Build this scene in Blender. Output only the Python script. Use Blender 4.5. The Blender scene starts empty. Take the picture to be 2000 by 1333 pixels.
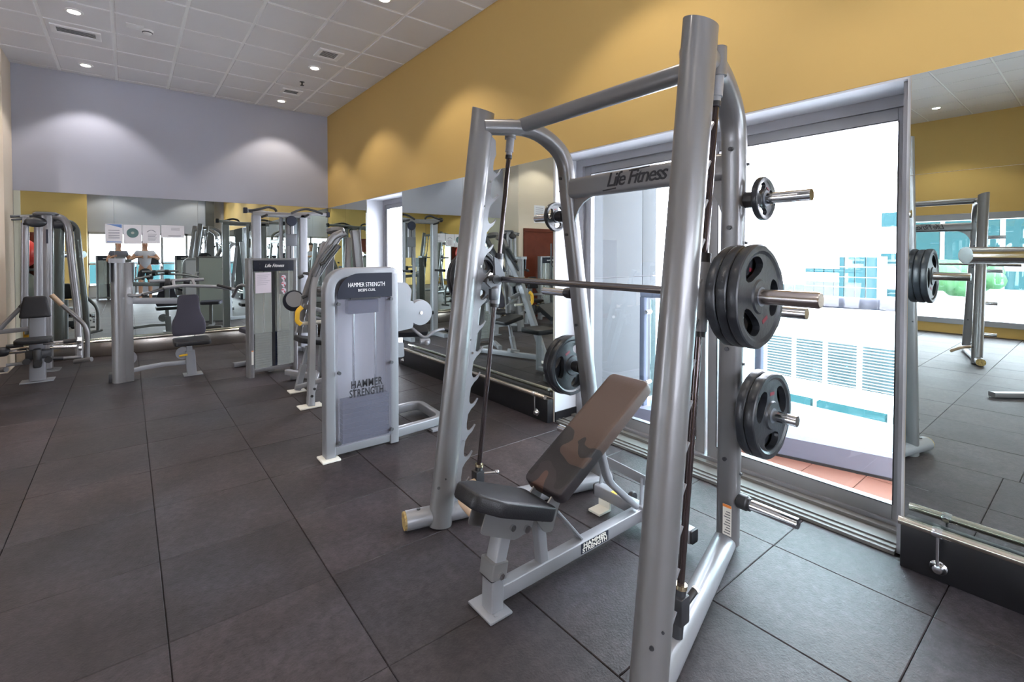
import bpy, bmesh, math, random
from mathutils import Vector as V, Matrix as MX
random.seed(7)
SC = bpy.context.scene
COL = SC.collection
PI = math.pi

# ------------------------------------------------------------------ camera
FPX, CX, CY, YAW, PIT = 939.782, 988.256, 515.249, 0.66661, 0.020351
FWD = V((math.sin(YAW)*math.cos(PIT), math.cos(YAW)*math.cos(PIT), -math.sin(PIT)))
RGT = V((math.cos(YAW), -math.sin(YAW), 0))
UPV = RGT.cross(FWD)
EYE = V((0, 0, 1.5))
cam = bpy.data.cameras.new('camera')
cam.sensor_width = 36.0
cam.lens = FPX/2000*36
cam.shift_x = (1000-CX)/2000
cam.shift_y = (CY-666.5)/2000
cam.clip_start = 0.02
cam.clip_end = 500
co = bpy.data.objects.new('camera', cam)
COL.objects.link(co)
co.matrix_world = MX.Translation(EYE) @ MX((RGT, UPV, -FWD)).transposed().to_4x4()
SC.camera = co

def ray(px, py): return FWD + RGT*((px-CX)/FPX) - UPV*((py-CY)/FPX)
def onX(px, py, X): d = ray(px, py); return EYE + d*(X/d.x)
def onY(px, py, Y): d = ray(px, py); return EYE + d*(Y/d.y)
def onZ(px, py, z=0.0): d = ray(px, py); return EYE + d*((z-1.5)/d.z)

# ------------------------------------------------------------------ light
SC.view_settings.view_transform = 'Standard'
SC.view_settings.look = 'None'
SC.view_settings.gamma = 1.0
SC.view_settings.exposure = 0.28
SC.view_settings.use_curve_mapping = False
wd = bpy.data.worlds.new('sky'); SC.world = wd; wd.use_nodes = True
wb = wd.node_tree.nodes['Background']
wb.inputs[0].default_value = (0.86, 0.885, 1.0, 1)
wb.inputs[1].default_value = 21.0
LAMP_W = 78.0

def area(name, loc, size, aim, power, colr):
    """daylight coming through a real window opening (portal: guides sky sampling only)"""
    l = bpy.data.lights.new(name, 'AREA'); l.shape = 'RECTANGLE'; l.size = size[0]; l.size_y = size[1]
    l.cycles.is_portal = True
    o = bpy.data.objects.new(name, l); COL.objects.link(o); o.location = loc
    o.rotation_euler = V(aim).to_track_quat('-Z', 'Y').to_euler()
area('window_portal', (3.55, 1.86, 1.25), (2.3, 2.4), (-1, 0, 0), 1, (1, 1, 1))
area('window_portal', (3.45, 6.70, 1.25), (2.3, 1.3), (-1, 0, 0), 1, (1, 1, 1))
area('window_portal', (-6.6, 1.4, 1.25), (2.3, 7.6), (1, 0, 0), 1, (1, 1, 1))
area('window_portal', (0.9, -3.7, 1.25), (4.0, 2.0), (0, 1, 0), 1, (1, 1, 1))

# ------------------------------------------------------------------ materials
MAT = {}
def pm(name, col, rough=0.5, metal=0.0, spec=0.5, coat=0.0, noise=None, bump=None, emis=None, alpha=None):
    """noise=(scale, amount, second colour) colour variation; bump=(scale, strength)"""
    m = bpy.data.materials.new(name); m.use_nodes = True
    nt = m.node_tree; b = nt.nodes['Principled BSDF']
    b.inputs['Base Color'].default_value = (*col, 1)
    b.inputs['Roughness'].default_value = rough
    b.inputs['Metallic'].default_value = metal
    b.inputs['Specular IOR Level'].default_value = spec
    b.inputs['Coat Weight'].default_value = coat
    if emis:
        b.inputs['Emission Color'].default_value = (*emis[0], 1); b.inputs['Emission Strength'].default_value = emis[1]
    tc = nt.nodes.new('ShaderNodeTexCoord')
    if noise:
        n = nt.nodes.new('ShaderNodeTexNoise'); n.inputs['Scale'].default_value = noise[0]; n.inputs['Detail'].default_value = 6
        n.inputs['Roughness'].default_value = 0.65
        r = nt.nodes.new('ShaderNodeValToRGB'); r.color_ramp.elements[0].position = 0.5-noise[1]; r.color_ramp.elements[1].position = 0.5+noise[1]
        r.color_ramp.elements[0].color = (*col, 1); r.color_ramp.elements[1].color = (*noise[2], 1)
        g = nt.nodes.new('ShaderNodeNewGeometry')
        nt.links.new(g.outputs['Position'], n.inputs['Vector'])
        nt.links.new(n.outputs['Fac'], r.inputs['Fac']); nt.links.new(r.outputs['Color'], b.inputs['Base Color'])
    if bump:
        n = nt.nodes.new('ShaderNodeTexNoise'); n.inputs['Scale'].default_value = bump[0]; n.inputs['Detail'].default_value = 4
        bu = nt.nodes.new('ShaderNodeBump'); bu.inputs['Strength'].default_value = bump[1]; bu.inputs['Distance'].default_value = 0.01
        g = nt.nodes.new('ShaderNodeNewGeometry'); nt.links.new(g.outputs['Position'], n.inputs['Vector'])
        nt.links.new(n.outputs['Fac'], bu.inputs['Height']); nt.links.new(bu.outputs['Normal'], b.inputs['Normal'])
    MAT[name] = m
    return m

def glassmat(name, tint, gloss=0.08, rough=0.0):
    m = bpy.data.materials.new(name); m.use_nodes = True; nt = m.node_tree
    nt.nodes.clear()
    o = nt.nodes.new('ShaderNodeOutputMaterial'); t = nt.nodes.new('ShaderNodeBsdfTransparent'); g = nt.nodes.new('ShaderNodeBsdfGlossy')
    mx = nt.nodes.new('ShaderNodeMixShader'); lw = nt.nodes.new('ShaderNodeLayerWeight'); mp = nt.nodes.new('ShaderNodeMath')
    t.inputs[0].default_value = (*tint, 1); g.inputs['Roughness'].default_value = rough
    lw.inputs['Blend'].default_value = 0.15; mp.operation = 'MULTIPLY_ADD'
    mp.inputs[1].default_value = 0.5; mp.inputs[2].default_value = gloss
    nt.links.new(lw.outputs['Fresnel'], mp.inputs[0]); nt.links.new(mp.outputs[0], mx.inputs[0])
    nt.links.new(t.outputs[0], mx.inputs[1]); nt.links.new(g.outputs[0], mx.inputs[2]); nt.links.new(mx.outputs[0], o.inputs[0])
    MAT[name] = m; return m

pm('silver', (0.185, 0.182, 0.187), 0.34, 0.4, coat=0.25, noise=(3.0, 0.3, (0.20, 0.197, 0.202)))
pm('silver_light', (0.25, 0.255, 0.275), 0.40, 0.25, coat=0.2)
pm('silver_dark', (0.10, 0.105, 0.115), 0.35, 0.3)
pm('chrome', (0.75, 0.76, 0.78), 0.14, 1.0)
pm('steel_bar', (0.30, 0.29, 0.30), 0.25, 1.0)
pm('rod_black', (0.05, 0.035, 0.035), 0.18, 0.6, coat=0.5)
pm('black', (0.018, 0.018, 0.021), 0.45)
pm('black_plastic', (0.03, 0.032, 0.037), 0.35)
pm('rubber_plate', (0.013, 0.014, 0.018), 0.36, 0.0, spec=0.4, coat=0.05, noise=(14, 0.2, (0.026, 0.03, 0.036)), bump=(60, 0.1))
pm('hub_grey', (0.10, 0.115, 0.14), 0.45)
pm('vinyl', (0.014, 0.014, 0.017), 0.46, spec=0.35, coat=0.04, bump=(220, 0.15))
pm('vinyl_grey', (0.048, 0.046, 0.064), 0.6, spec=0.25, bump=(200, 0.15))
pm('tan_grip', (0.42, 0.30, 0.20), 0.5)
pm('cream_label', (0.75, 0.73, 0.66), 0.6)
pm('orange', (0.8, 0.25, 0.05), 0.5)
pm('brass', (0.85, 0.72, 0.48), 0.16, 1.0)
pm('rail_steel', (0.80, 0.74, 0.64), 0.15, 1.0)
pm('kick_black', (0.010, 0.010, 0.012), 0.35)
pm('foot_yellow', (0.55, 0.38, 0.12), 0.5, noise=(60, 0.2, (0.12, 0.09, 0.05)))
pm('plaster_yellow', (0.56, 0.37, 0.12), 0.75, noise=(1.2, 0.4, (0.58, 0.39, 0.13)))
pm('plaster_purple', (0.42, 0.43, 0.50), 0.75)
pm('plaster_beige', (0.66, 0.57, 0.46), 0.75)
pm('plaster_white', (0.62, 0.64, 0.68), 0.7)
pm('grid_white', (0.95, 0.95, 0.94), 0.5)
pm('ceiling_panel', (0.70, 0.69, 0.70), 0.5, spec=0.3, noise=(1.5, 0.4, (0.74, 0.73, 0.73)))
pm('alu', (0.33, 0.33, 0.35), 0.42, 0.4)
pm('alu_light', (0.30, 0.30, 0.31), 0.42, 0.4)
pm('white_paint', (0.82, 0.82, 0.82), 0.5)
pm('paper', (0.78, 0.78, 0.84), 0.7)
pm('paper_pink', (0.72, 0.66, 0.74), 0.7)
pm('ink', (0.16, 0.17, 0.24), 0.6)
pm('ink_blue', (0.15, 0.28, 0.62), 0.6)
pm('ink_teal', (0.10, 0.19, 0.20), 0.6)
pm('ink_red', (0.62, 0.10, 0.14), 0.6)
pm('plate_red', (0.16, 0.012, 0.025), 0.6)
pm('sleeve_steel', (0.52, 0.47, 0.45), 0.22, 1.0)
pm('track', (0.17, 0.165, 0.155), 0.55, 0.3)
pm('logo_white', (0.85, 0.85, 0.85), 0.5)
pm('logo_black', (0.012, 0.012, 0.016), 0.5)
pm('header', (0.022, 0.025, 0.038), 0.6, spec=0.2)
pm('yellow_part', (0.85, 0.50, 0.03), 0.45)
pm('stack_grey', (0.016, 0.022, 0.045), 0.7, spec=0.1)
pm('shield_panel', (0.50, 0.51, 0.56), 0.3, 0.1, noise=(2.2, 0.3, (0.55, 0.55, 0.60)))
pm('shield_low', (0.20, 0.235, 0.33), 0.3, noise=(3, 0.3, (0.25, 0.28, 0.37)))
pm('shield_green', (0.42, 0.45, 0.43), 0.3)
pm('ball_red', (0.80, 0.06, 0.05), 0.4)
pm('ball_grey', (0.42, 0.45, 0.42), 0.4)
pm('ball_yellow', (0.62, 0.42, 0.08), 0.4)
pm('ball_green', (0.10, 0.12, 0.06), 0.4)
pm('wood_red', (0.10, 0.022, 0.012), 0.6, spec=0.2, noise=(8, 0.3, (0.14, 0.032, 0.016)))
pm('tile_terracotta', (0.20, 0.085, 0.062), 0.8, spec=0.1, noise=(4, 0.4, (0.24, 0.115, 0.09)))
pm('concrete', (0.3, 0.3, 0.31), 0.8)
pm('kerb', (0.19, 0.19, 0.25), 0.8, spec=0.1)
pm('ext_white', (0.86, 0.87, 0.88), 0.7)
pm('ext_teal', (0.016, 0.043, 0.047), 0.8, spec=0.0)
pm('ext_teal_dark', (0.06, 0.18, 0.20), 0.3)
pm('ext_louvre', (0.035, 0.046, 0.05), 0.8, spec=0.0)
pm('ext_tree', (0.02, 0.09, 0.03), 0.8, noise=(0.8, 0.2, (0.05, 0.16, 0.06)))
pm('ext_blue', (0.11, 0.13, 0.18), 0.8, spec=0.1)
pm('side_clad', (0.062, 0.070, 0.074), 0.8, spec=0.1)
pm('skin', (0.42, 0.22, 0.14), 0.6)
pm('shirt', (0.42, 0.41, 0.46), 0.8)
pm('shorts', (0.015, 0.015, 0.02), 0.8)
pm('vest', (0.10, 0.10, 0.13), 0.8)
pm('lamp_glow', (1, 1, 1), 0.5, emis=((1.0, 0.93, 0.82), 14.0))
pm('mirror', (0.76, 0.845, 0.815), 0.0, 1.0)
pm('kick_steel', (0.42, 0.38, 0.34), 0.22, 1.0)
glassmat('glass', (0.955, 0.965, 0.965))
glassmat('glass_rail', (0.80, 0.95, 0.94), 0.05)
glassmat('acrylic', (0.80, 0.81, 0.86), 0.10, 0.15)

def floor_material(name, joints):
    m = bpy.data.materials.new(name); m.use_nodes = True; nt = m.node_tree; b = nt.nodes['Principled BSDF']
    g = nt.nodes.new('ShaderNodeNewGeometry'); oi = nt.nodes.new('ShaderNodeObjectInfo')
    def noise(s, d=5, r=0.6):
        n = nt.nodes.new('ShaderNodeTexNoise'); n.inputs['Scale'].default_value = s; n.inputs['Detail'].default_value = d
        n.inputs['Roughness'].default_value = r; nt.links.new(g.outputs['Position'], n.inputs['Vector']); return n
    n1 = noise(2.3); n2 = noise(26, 6, 0.75); n3 = noise(0.55, 3)
    r1 = nt.nodes.new('ShaderNodeValToRGB')
    r1.color_ramp.elements[0].position = 0.38; r1.color_ramp.elements[0].color = (0.0225, 0.0195, 0.0200, 1)
    r1.color_ramp.elements[1].position = 0.63; r1.color_ramp.elements[1].color = (0.042, 0.037, 0.0385, 1)
    nt.links.new(n1.outputs['Fac'], r1.inputs['Fac'])
    r2 = nt.nodes.new('ShaderNodeValToRGB')
    r2.color_ramp.elements[0].position = 0.30; r2.color_ramp.elements[0].color = (0.40, 0.41, 0.43, 1)
    r2.color_ramp.elements[1].position = 0.72; r2.color_ramp.elements[1].color = (1.55, 1.52, 1.54, 1)
    nt.links.new(n2.outputs['Fac'], r2.inputs['Fac'])
    mm = nt.nodes.new('ShaderNodeMix'); mm.data_type = 'RGBA'; mm.blend_type = 'MULTIPLY'; mm.inputs[0].default_value = 1
    nt.links.new(r1.outputs['Color'], mm.inputs[6]); nt.links.new(r2.outputs['Color'], mm.inputs[7])
    r3 = nt.nodes.new('ShaderNodeValToRGB')
    r3.color_ramp.elements[0].position = 0.40; r3.color_ramp.elements[0].color = (1.12, 0.92, 0.90, 1)
    r3.color_ramp.elements[1].position = 0.62; r3.color_ramp.elements[1].color = (0.86, 0.93, 1.10, 1)
    nt.links.new(n3.outputs['Fac'], r3.inputs['Fac'])
    m2 = nt.nodes.new('ShaderNodeMix'); m2.data_type = 'RGBA'; m2.blend_type = 'MULTIPLY'; m2.inputs[0].default_value = 1
    nt.links.new(mm.outputs[2], m2.inputs[6]); nt.links.new(r3.outputs['Color'], m2.inputs[7])
    # each tile a little lighter or darker
    rr = nt.nodes.new('ShaderNodeMapRange'); rr.inputs['To Min'].default_value = 0.80; rr.inputs['To Max'].default_value = 1.18
    nt.links.new(oi.outputs['Random'], rr.inputs['Value'])
    m3 = nt.nodes.new('ShaderNodeMix'); m3.data_type = 'RGBA'; m3.blend_type = 'MULTIPLY'; m3.inputs[0].default_value = 1
    nt.links.new(m2.outputs[2], m3.inputs[6]); nt.links.new(rr.outputs[0], m3.inputs[7])
    nt.links.new(m3.outputs[2], b.inputs['Base Color'])
    b.inputs['Roughness'].default_value = 0.52; b.inputs['Specular IOR Level'].default_value = 0.4
    bu = nt.nodes.new('ShaderNodeBump'); bu.inputs['Strength'].default_value = 0.35; bu.inputs['Distance'].default_value = 0.006
    n4 = noise(95, 4); nt.links.new(n4.outputs['Fac'], bu.inputs['Height']); nt.links.new(bu.outputs['Normal'], b.inputs['Normal'])
    MAT[name] = m
floor_material('rubber_tile', False)
pm('floor_joint', (0.026, 0.024, 0.025), 0.8)

# ------------------------------------------------------------------ mesh helpers
def circ(r, n=20, r2=None):
    r2 = r2 or r
    return [(r*math.cos(2*PI*i/n), r2*math.sin(2*PI*i/n)) for i in range(n)]
def rrect(w, h, r=0.008, n=3):
    r = min(r, w*0.499, h*0.499); out = []
    for cx, cy, a0 in ((w/2-r, h/2-r, 0), (-w/2+r, h/2-r, PI/2), (-w/2+r, -h/2+r, PI), (w/2-r, -h/2+r, 1.5*PI)):
        for i in range(n+1):
            a = a0+PI/2*i/n; out.append((cx+r*math.cos(a), cy+r*math.sin(a)))
    return out
def fil(pts, R, n=6):
    pts = [V(p) for p in pts]; out = [pts[0]]
    for a, b, c in zip(pts, pts[1:], pts[2:]):
        u = (a-b); w = (c-b); k = min(R, u.length*0.49, w.length*0.49)
        p, q = b+u.normalized()*k, b+w.normalized()*k
        for i in range(n+1):
            t = i/n; out.append(p*(1-t)**2+b*2*t*(1-t)+q*t*t)
    out.append(pts[-1]); return out

class B:
    def __init__(s): s.v = []; s.f = []
    def add(s, vs, fs):
        o = len(s.v); s.v += [V(v) for v in vs]; s.f += [tuple(i+o for i in f) for f in fs]; return s
    def box(s, c, d, bev=0.0, M=None):
        c = V(c); bm = bmesh.new(); bmesh.ops.create_cube(bm, size=1.0)
        for v in bm.verts: v.co = V((v.co.x*d[0], v.co.y*d[1], v.co.z*d[2]))
        if bev: bmesh.ops.bevel(bm, geom=bm.edges[:], offset=min(bev, min(d)*0.45), segments=2, affect='EDGES', profile=0.6)
        bm.verts.index_update()
        s.add([((M @ v.co) if M else v.co)+c for v in bm.verts], [[v.index for v in f.verts] for f in bm.faces]); bm.free(); return s
    def bx(s, x0, x1, y0, y1, z0, z1, bev=0.0):
        return s.box(((x0+x1)/2, (y0+y1)/2, (z0+z1)/2), (abs(x1-x0), abs(y1-y0), abs(z1-z0)), bev)
    def sweep(s, pts, prof, side=None, cap=True, scale=None):
        pts = [V(p) for p in pts]; n = len(prof); m = len(pts)
        if side is None:
            side = V((0, 0, 0))
            for a, b, c in zip(pts, pts[1:], pts[2:]): side += (b-a).cross(c-b)
            if side.length < 1e-6:
                t = (pts[-1]-pts[0]).normalized(); side = V((0, 0, 1)).cross(t) if abs(t.z) < 0.9 else V((1, 0, 0))
        side = V(side).normalized(); vs = []
        for i, p in enumerate(pts):
            t = (pts[min(i+1, m-1)]-pts[max(i-1, 0)]).normalized()
            a = (side-t*side.dot(t)).normalized(); b = t.cross(a)
            k = 1.0
            if 0 < i < m-1:
                u, w = (p-pts[i-1]).normalized(), (pts[i+1]-p).normalized(); k = 1/max(0.5, math.sqrt(max(0.01, (1+u.dot(w))/2)))
            q = scale[i] if scale else 1
            vs += [p+a*x*q+b*y*q*k for x, y in prof]
        fs = [(i*n+j, i*n+(j+1) % n, (i+1)*n+(j+1) % n, (i+1)*n+j) for i in range(m-1) for j in range(n)]
        if cap: fs += [tuple(range(n-1, -1, -1)), tuple((m-1)*n+j for j in range(n))]
        return s.add(vs, fs)
    def cyl(s, a, b, r, r2=None, n=20):
        return s.sweep([a, b], circ(r, n), scale=[1, (r2/r if r2 else 1)])
    def tube(s, pts, r, R=0.0, n=14): return s.sweep(fil(pts, R) if R else pts, circ(r, n))
    def bar(s, pts, w, h, R=0.0, side=None, r=0.008): return s.sweep(fil(pts, R) if R else pts, rrect(w, h, r), side)
    def prism(s, poly, o, ax, ay, th):
        o, ax, ay = V(o), V(ax).normalized(), V(ay).normalized(); nz = ax.cross(ay)*th/2; n = len(poly)
        vs = [o+ax*x+ay*y-nz for x, y in poly]+[o+ax*x+ay*y+nz for x, y in poly]
        fs = [(i, (i+1) % n, (i+1) % n+n, i+n) for i in range(n)]+[tuple(range(n-1, -1, -1)), tuple(range(n, 2*n))]
        return s.add(vs, fs)
    def lathe(s, prof, o, ax=(0, 1, 0), n=32):
        o = V(o); ax = V(ax).normalized(); u = ax.orthogonal().normalized(); w = ax.cross(u); m = len(prof); vs = []
        for r, h in prof:
            vs += [o+ax*h+(u*math.cos(2*PI*j/n)+w*math.sin(2*PI*j/n))*r for j in range(n)]
        fs = [(i*n+j, i*n+(j+1) % n, (i+1)*n+(j+1) % n, (i+1)*n+j) for i in range(m-1) for j in range(n)]
        fs += [tuple(range(n-1, -1, -1)), tuple((m-1)*n+j for j in range(n))]
        return s.add(vs, fs)
    def ball(s, c, r, n=24, m=12, sc=(1, 1, 1)):
        c = V(c); prof = [(math.sin(PI*i/m), -math.cos(PI*i/m)) for i in range(1, m)]
        k = B().lathe(prof, (0, 0, 0), (0, 0, 1), n)
        return s.add([c+V((v.x*r*sc[0], v.y*r*sc[1], v.z*r*sc[2])) for v in k.v], k.f)

def rootloc(p):
    l = V((0, 0, 0))
    while p: l += p.location; p = p.parent
    return l
def part(name, b, mat, parent=None, smooth=True, bevel=0.0, ang=35, label=None, kind=None):
    me = bpy.data.meshes.new(name)
    off = rootloc(parent)
    me.from_pydata([tuple(v-off) for v in b.v], [], b.f)
    bm = bmesh.new(); bm.from_mesh(me); bmesh.ops.recalc_face_normals(bm, faces=bm.faces[:]); bm.to_mesh(me); bm.free()
    me.materials.append(MAT[mat])
    if smooth:
        me.shade_smooth(); me.set_sharp_from_angle(angle=math.radians(ang))
    o = bpy.data.objects.new(name, me); COL.objects.link(o)
    if parent: o.parent = parent
    if bevel:
        md = o.modifiers.new('bevel', 'BEVEL'); md.width = bevel; md.segments = 2; md.limit_method = 'ANGLE'
    if label: o['label'] = label
    if kind: o['kind'] = kind
    return o
def thing(name, label, cat, loc=(0, 0, 0), group=None):
    o = bpy.data.objects.new(name, None); o.empty_display_size = 0.1; COL.objects.link(o); o.location = loc
    o['label'] = label; o['category'] = cat
    if group: o['group'] = group
    return o
def tag(o, label, cat, group=None):
    o['label'] = label; o['category'] = cat
    if group: o['group'] = group
    return o
def struct(name, b, mat, parent=None, **k):
    o = part(name, b, mat, parent, smooth=False, **k)
    if not parent: o['kind'] = 'structure'
    return o
def recentre(o):
    """put a single-mesh thing's origin at its own base"""
    me = o.data; xs = [v.co.copy() for v in me.vertices]
    c = V(((min(v.x for v in xs)+max(v.x for v in xs))/2, (min(v.y for v in xs)+max(v.y for v in xs))/2, min(v.z for v in xs)))
    me.transform(MX.Translation(-c)); o.location = o.location+c
    return o
def copy_tree(o, parent=None):
    c = o.copy(); COL.objects.link(c); c.parent = parent
    for ch in list(o.children): copy_tree(ch, c)
    return c
def kids(o):
    out = []
    for c in o.children: out += [c]+kids(c)
    return out
def text(name, s, size, mat, parent, o, ax, ay, shear=0.0, bold=0.0, space=1.0, depth=0.001, width=None, label=None):
    """lettering standing on a surface: o = centre, ax reading direction, ay up"""
    cu = bpy.data.curves.new('lettering', 'FONT'); cu.body = s; cu.size = size; cu.shear = shear; cu.offset = bold
    cu.align_x = 'CENTER'; cu.align_y = 'CENTER'; cu.space_character = space; cu.extrude = depth; cu.resolution_u = 3
    t = bpy.data.objects.new('lettering', cu); COL.objects.link(t)
    me = bpy.data.meshes.new_from_object(t.evaluated_get(bpy.context.evaluated_depsgraph_get())); bpy.data.objects.remove(t); bpy.data.curves.remove(cu)
    ax, ay = V(ax).normalized(), V(ay).normalized(); az = ax.cross(ay)
    if width:
        xs = [v.co.x for v in me.vertices]; k = width/(max(xs)-min(xs)); me.transform(MX.Diagonal((k, 1, 1, 1)))
    me.transform(MX((ax, ay, az)).transposed().to_4x4()); me.transform(MX.Translation(V(o)-rootloc(parent)))
    me.materials.clear(); me.materials.append(MAT[mat])
    ob = bpy.data.objects.new(name, me); COL.objects.link(ob); ob.parent = parent
    if label: ob['label'] = label
    return ob

# ================================================================== ROOM
XW, YP, ZC, ZM, ZB = 2.975, 9.19, 4.054, 2.36, 0.215
XL, YB = -6.3, -3.2
# ---- floor: base slab, rubber tiles on it
fl = struct('floor', B().bx(XL-0.3, 3.25, YB-0.3, 9.6, -0.12, -0.014), 'floor_joint')
S = 0.622
tile_mesh = {}
def tile_obj(x0, x1, y0, y1):
    key = (round(x1-x0, 3), round(y1-y0, 3))
    if key not in tile_mesh:
        w, h = key; b = B()
        g = 0.0012; e = 0.003
        ring = lambda d, z: [(-w/2+d, -h/2+d, z), (w/2-d, -h/2+d, z), (w/2-d, h/2-d, z), (-w/2+d, h/2-d, z)]
        vs = ring(g, -0.014)+ring(g, -0.003)+ring(g+e, 0.0)
        fs = [(i+4*k, (i+1) % 4+4*k, (i+1) % 4+4*k+4, i+4*k+4) for k in range(2) for i in range(4)]+[(8, 9, 10, 11), (3, 2, 1, 0)]
        b.add(vs, fs); me = bpy.data.meshes.new('floor_tile'); me.from_pydata([tuple(v) for v in b.v], [], b.f); me.materials.append(MAT['rubber_tile'])
        tile_mesh[key] = me
    o = bpy.data.objects.new('floor_tile', tile_mesh[key]); COL.objects.link(o); o.parent = fl
    o.location = ((x0+x1)/2, (y0+y1)/2, random.uniform(-0.0008, 0.0008)); return o
xs = [0.106+S*k for k in range(-5, 5)]+[XW]
for i, (xa, xb) in enumerate(zip(xs, xs[1:])):
    off = 0.075 if xa > 1.3 else 0.0
    y = 3.483+off+S*9; ys = [YP]
    while y > -2.6:
        if y < YP-0.02: ys.append(y)
        y -= S
    ys.append(y)
    for ya, yb in zip(ys, ys[1:]): tile_obj(xa, xb, yb, ya)
far_tiles = B()                       # beyond what the camera or the mirrors resolve: same tiles joined
for i in range(6):
    for k in range(20):
        x1 = xs[0]-S*i; y1 = 9.081-S*k
        far_tiles.bx(x1-S+0.003, x1-0.003, y1-S+0.003, y1-0.003, -0.014, 0.0)
for i in range(9):
    x1 = xs[i+1]; far_tiles.bx(xs[i]+0.003, x1-0.003, YB, -2.75, -0.014, 0)
o = part('floor_tiles', far_tiles, 'rubber_tile', fl, smooth=False, kind='stuff')

# ---- ceiling: white grid with recessed metal panels a little proud of it
ce = struct('ceiling', B().bx(XL-0.3, 3.25, YB-0.3, 9.6, ZC+0.012, ZC+0.15), 'grid_white')
P = 0.615
cx = [-0.09+P*k for k in range(-3, 6)]; cx[-1] = XW
cm = {}
def ceil_obj(x0, x1, y0, y1):
    w, h = round(x1-x0, 3), round(y1-y0, 3)
    if (w, h) not in cm:
        b = B(); d = 0.016
        b.add([(-w/2+d, -h/2+d, 0.012), (w/2-d, -h/2+d, 0.012), (w/2-d, h/2-d, 0.012), (-w/2+d, h/2-d, 0.012),
               (-w/2+d, -h/2+d, 0.004), (w/2-d, -h/2+d, 0.004), (w/2-d, h/2-d, 0.004), (-w/2+d, h/2-d, 0.004),
               (-w/2+d+.008, -h/2+d+.008, 0), (w/2-d-.008, -h/2+d+.008, 0), (w/2-d-.008, h/2-d-.008, 0), (-w/2+d+.008, h/2-d-.008, 0)],
              [(0, 1, 5, 4), (1, 2, 6, 5), (2, 3, 7, 6), (3, 0, 4, 7), (4, 5, 9, 8), (5, 6, 10, 9), (6, 7, 11, 10), (7, 4, 8, 11), (8, 9, 10, 11), (3, 2, 1, 0)])
        me = bpy.data.meshes.new('ceiling_panel'); me.from_pydata([tuple(v) for v in b.v], [], b.f); me.materials.append(MAT['ceiling_panel']); cm[(w, h)] = me
    o = bpy.data.objects.new('ceiling_panel', cm[(w, h)]); COL.objects.link(o); o.parent = ce
    o.location = ((x0+x1)/2, (y0+y1)/2, ZC)
for xa, xb in zip(cx, cx[1:]):
    y = 9.06; ys = [YP]
    while y > 0.2: ys.append(y); y -= P
    for ya, yb in zip(ys, ys[1:]): ceil_obj(xa, xb, yb, ya)
cb = B()
def cpan(x0, x1, y0, y1): cb.bx(x0+0.012, x1-0.012, y0+0.012, y1-0.012, ZC, ZC+0.012)
ylast = ys[-1]
for xa, xb in zip(cx, cx[1:]):
    y = ylast
    while y > YB+0.1: cpan(xa, xb, max(YB, y-P), y); y -= P
x = cx[0]
while x > XL+0.1:
    y = 9.06
    while y > YB+0.1: cpan(max(XL, x-P), x, max(YB, y-P), y); y -= P
    x -= P
part('ceiling_panels', cb, 'ceiling_panel', ce, smooth=False, kind='stuff')

# ---- walls
W1a, W1b, W2a, W2b = 0.628, 3.089, 6.08, 7.335
TH = 0.34
wr = struct('wall_right', B().bx(XW, XW+TH, YB-0.3, YP+0.3, ZM, ZC+0.1), 'plaster_yellow')
for n, (a, b_) in enumerate(((YB-0.3, W1a), (W1b, W2a), (W2b, YP+0.3))):
    struct('wall_right_pier', B().bx(XW, XW+TH, a, b_, -0.1, ZM), 'plaster_beige', wr)
for n, (a, b_) in enumerate(((W1a, W1b), (W2a, W2b))):
    t = struct('trim_%d' % (n+1), B().bx(XW+0.002, XW+TH, b_-0.012, b_-0.0005, 0.0, ZM).bx(XW+0.002, XW+TH, a+0.0005, a+0.012, 0.0, ZM)
               .bx(XW+0.002, XW+TH, a+0.012, b_-0.012, ZM-0.012, ZM-0.0005), 'plaster_white')
struct('wall_far', B().bx(-1.2, XW, YP, YP+0.25, ZM, ZC+0.1).bx(-1.2, XW, YP+0.012, YP+0.25, -0.1, ZM), 'plaster_purple')
wl = struct('wall_left', B().bx(-1.45, -1.2, 8.6, YP+0.25, -0.1, ZC+0.1), 'plaster_beige')
struct('wall_left_return', B().bx(XL-0.3, -1.45, 8.6, 8.85, -0.1, ZC+0.1), 'plaster_beige', wl)
wb_ = struct('wall_back', B().bx(-1.05, XW, YB-0.25, YB, 2.25, ZC+0.1).bx(-1.05, XW, YB-0.25, YB, -0.1, 0.35), 'plaster_purple')
struct('wall_back_return', B().bx(XL-0.3, -1.05, YB-0.25, -2.75, -0.1, ZC+0.1), 'plaster_yellow', wb_)
wo = struct('wall_opposite', B().bx(XL-0.25, XL, YB-0.3, 8.9, 2.25, ZC+0.1).bx(XL-0.25, XL, YB, -2.4, -0.1, 2.25).bx(XL-0.25, XL, 5.2, 8.9, -0.1, 2.25).bx(XL-0.25, XL, -2.4, 5.2, -0.1, 0.18), 'plaster_yellow')

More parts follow.
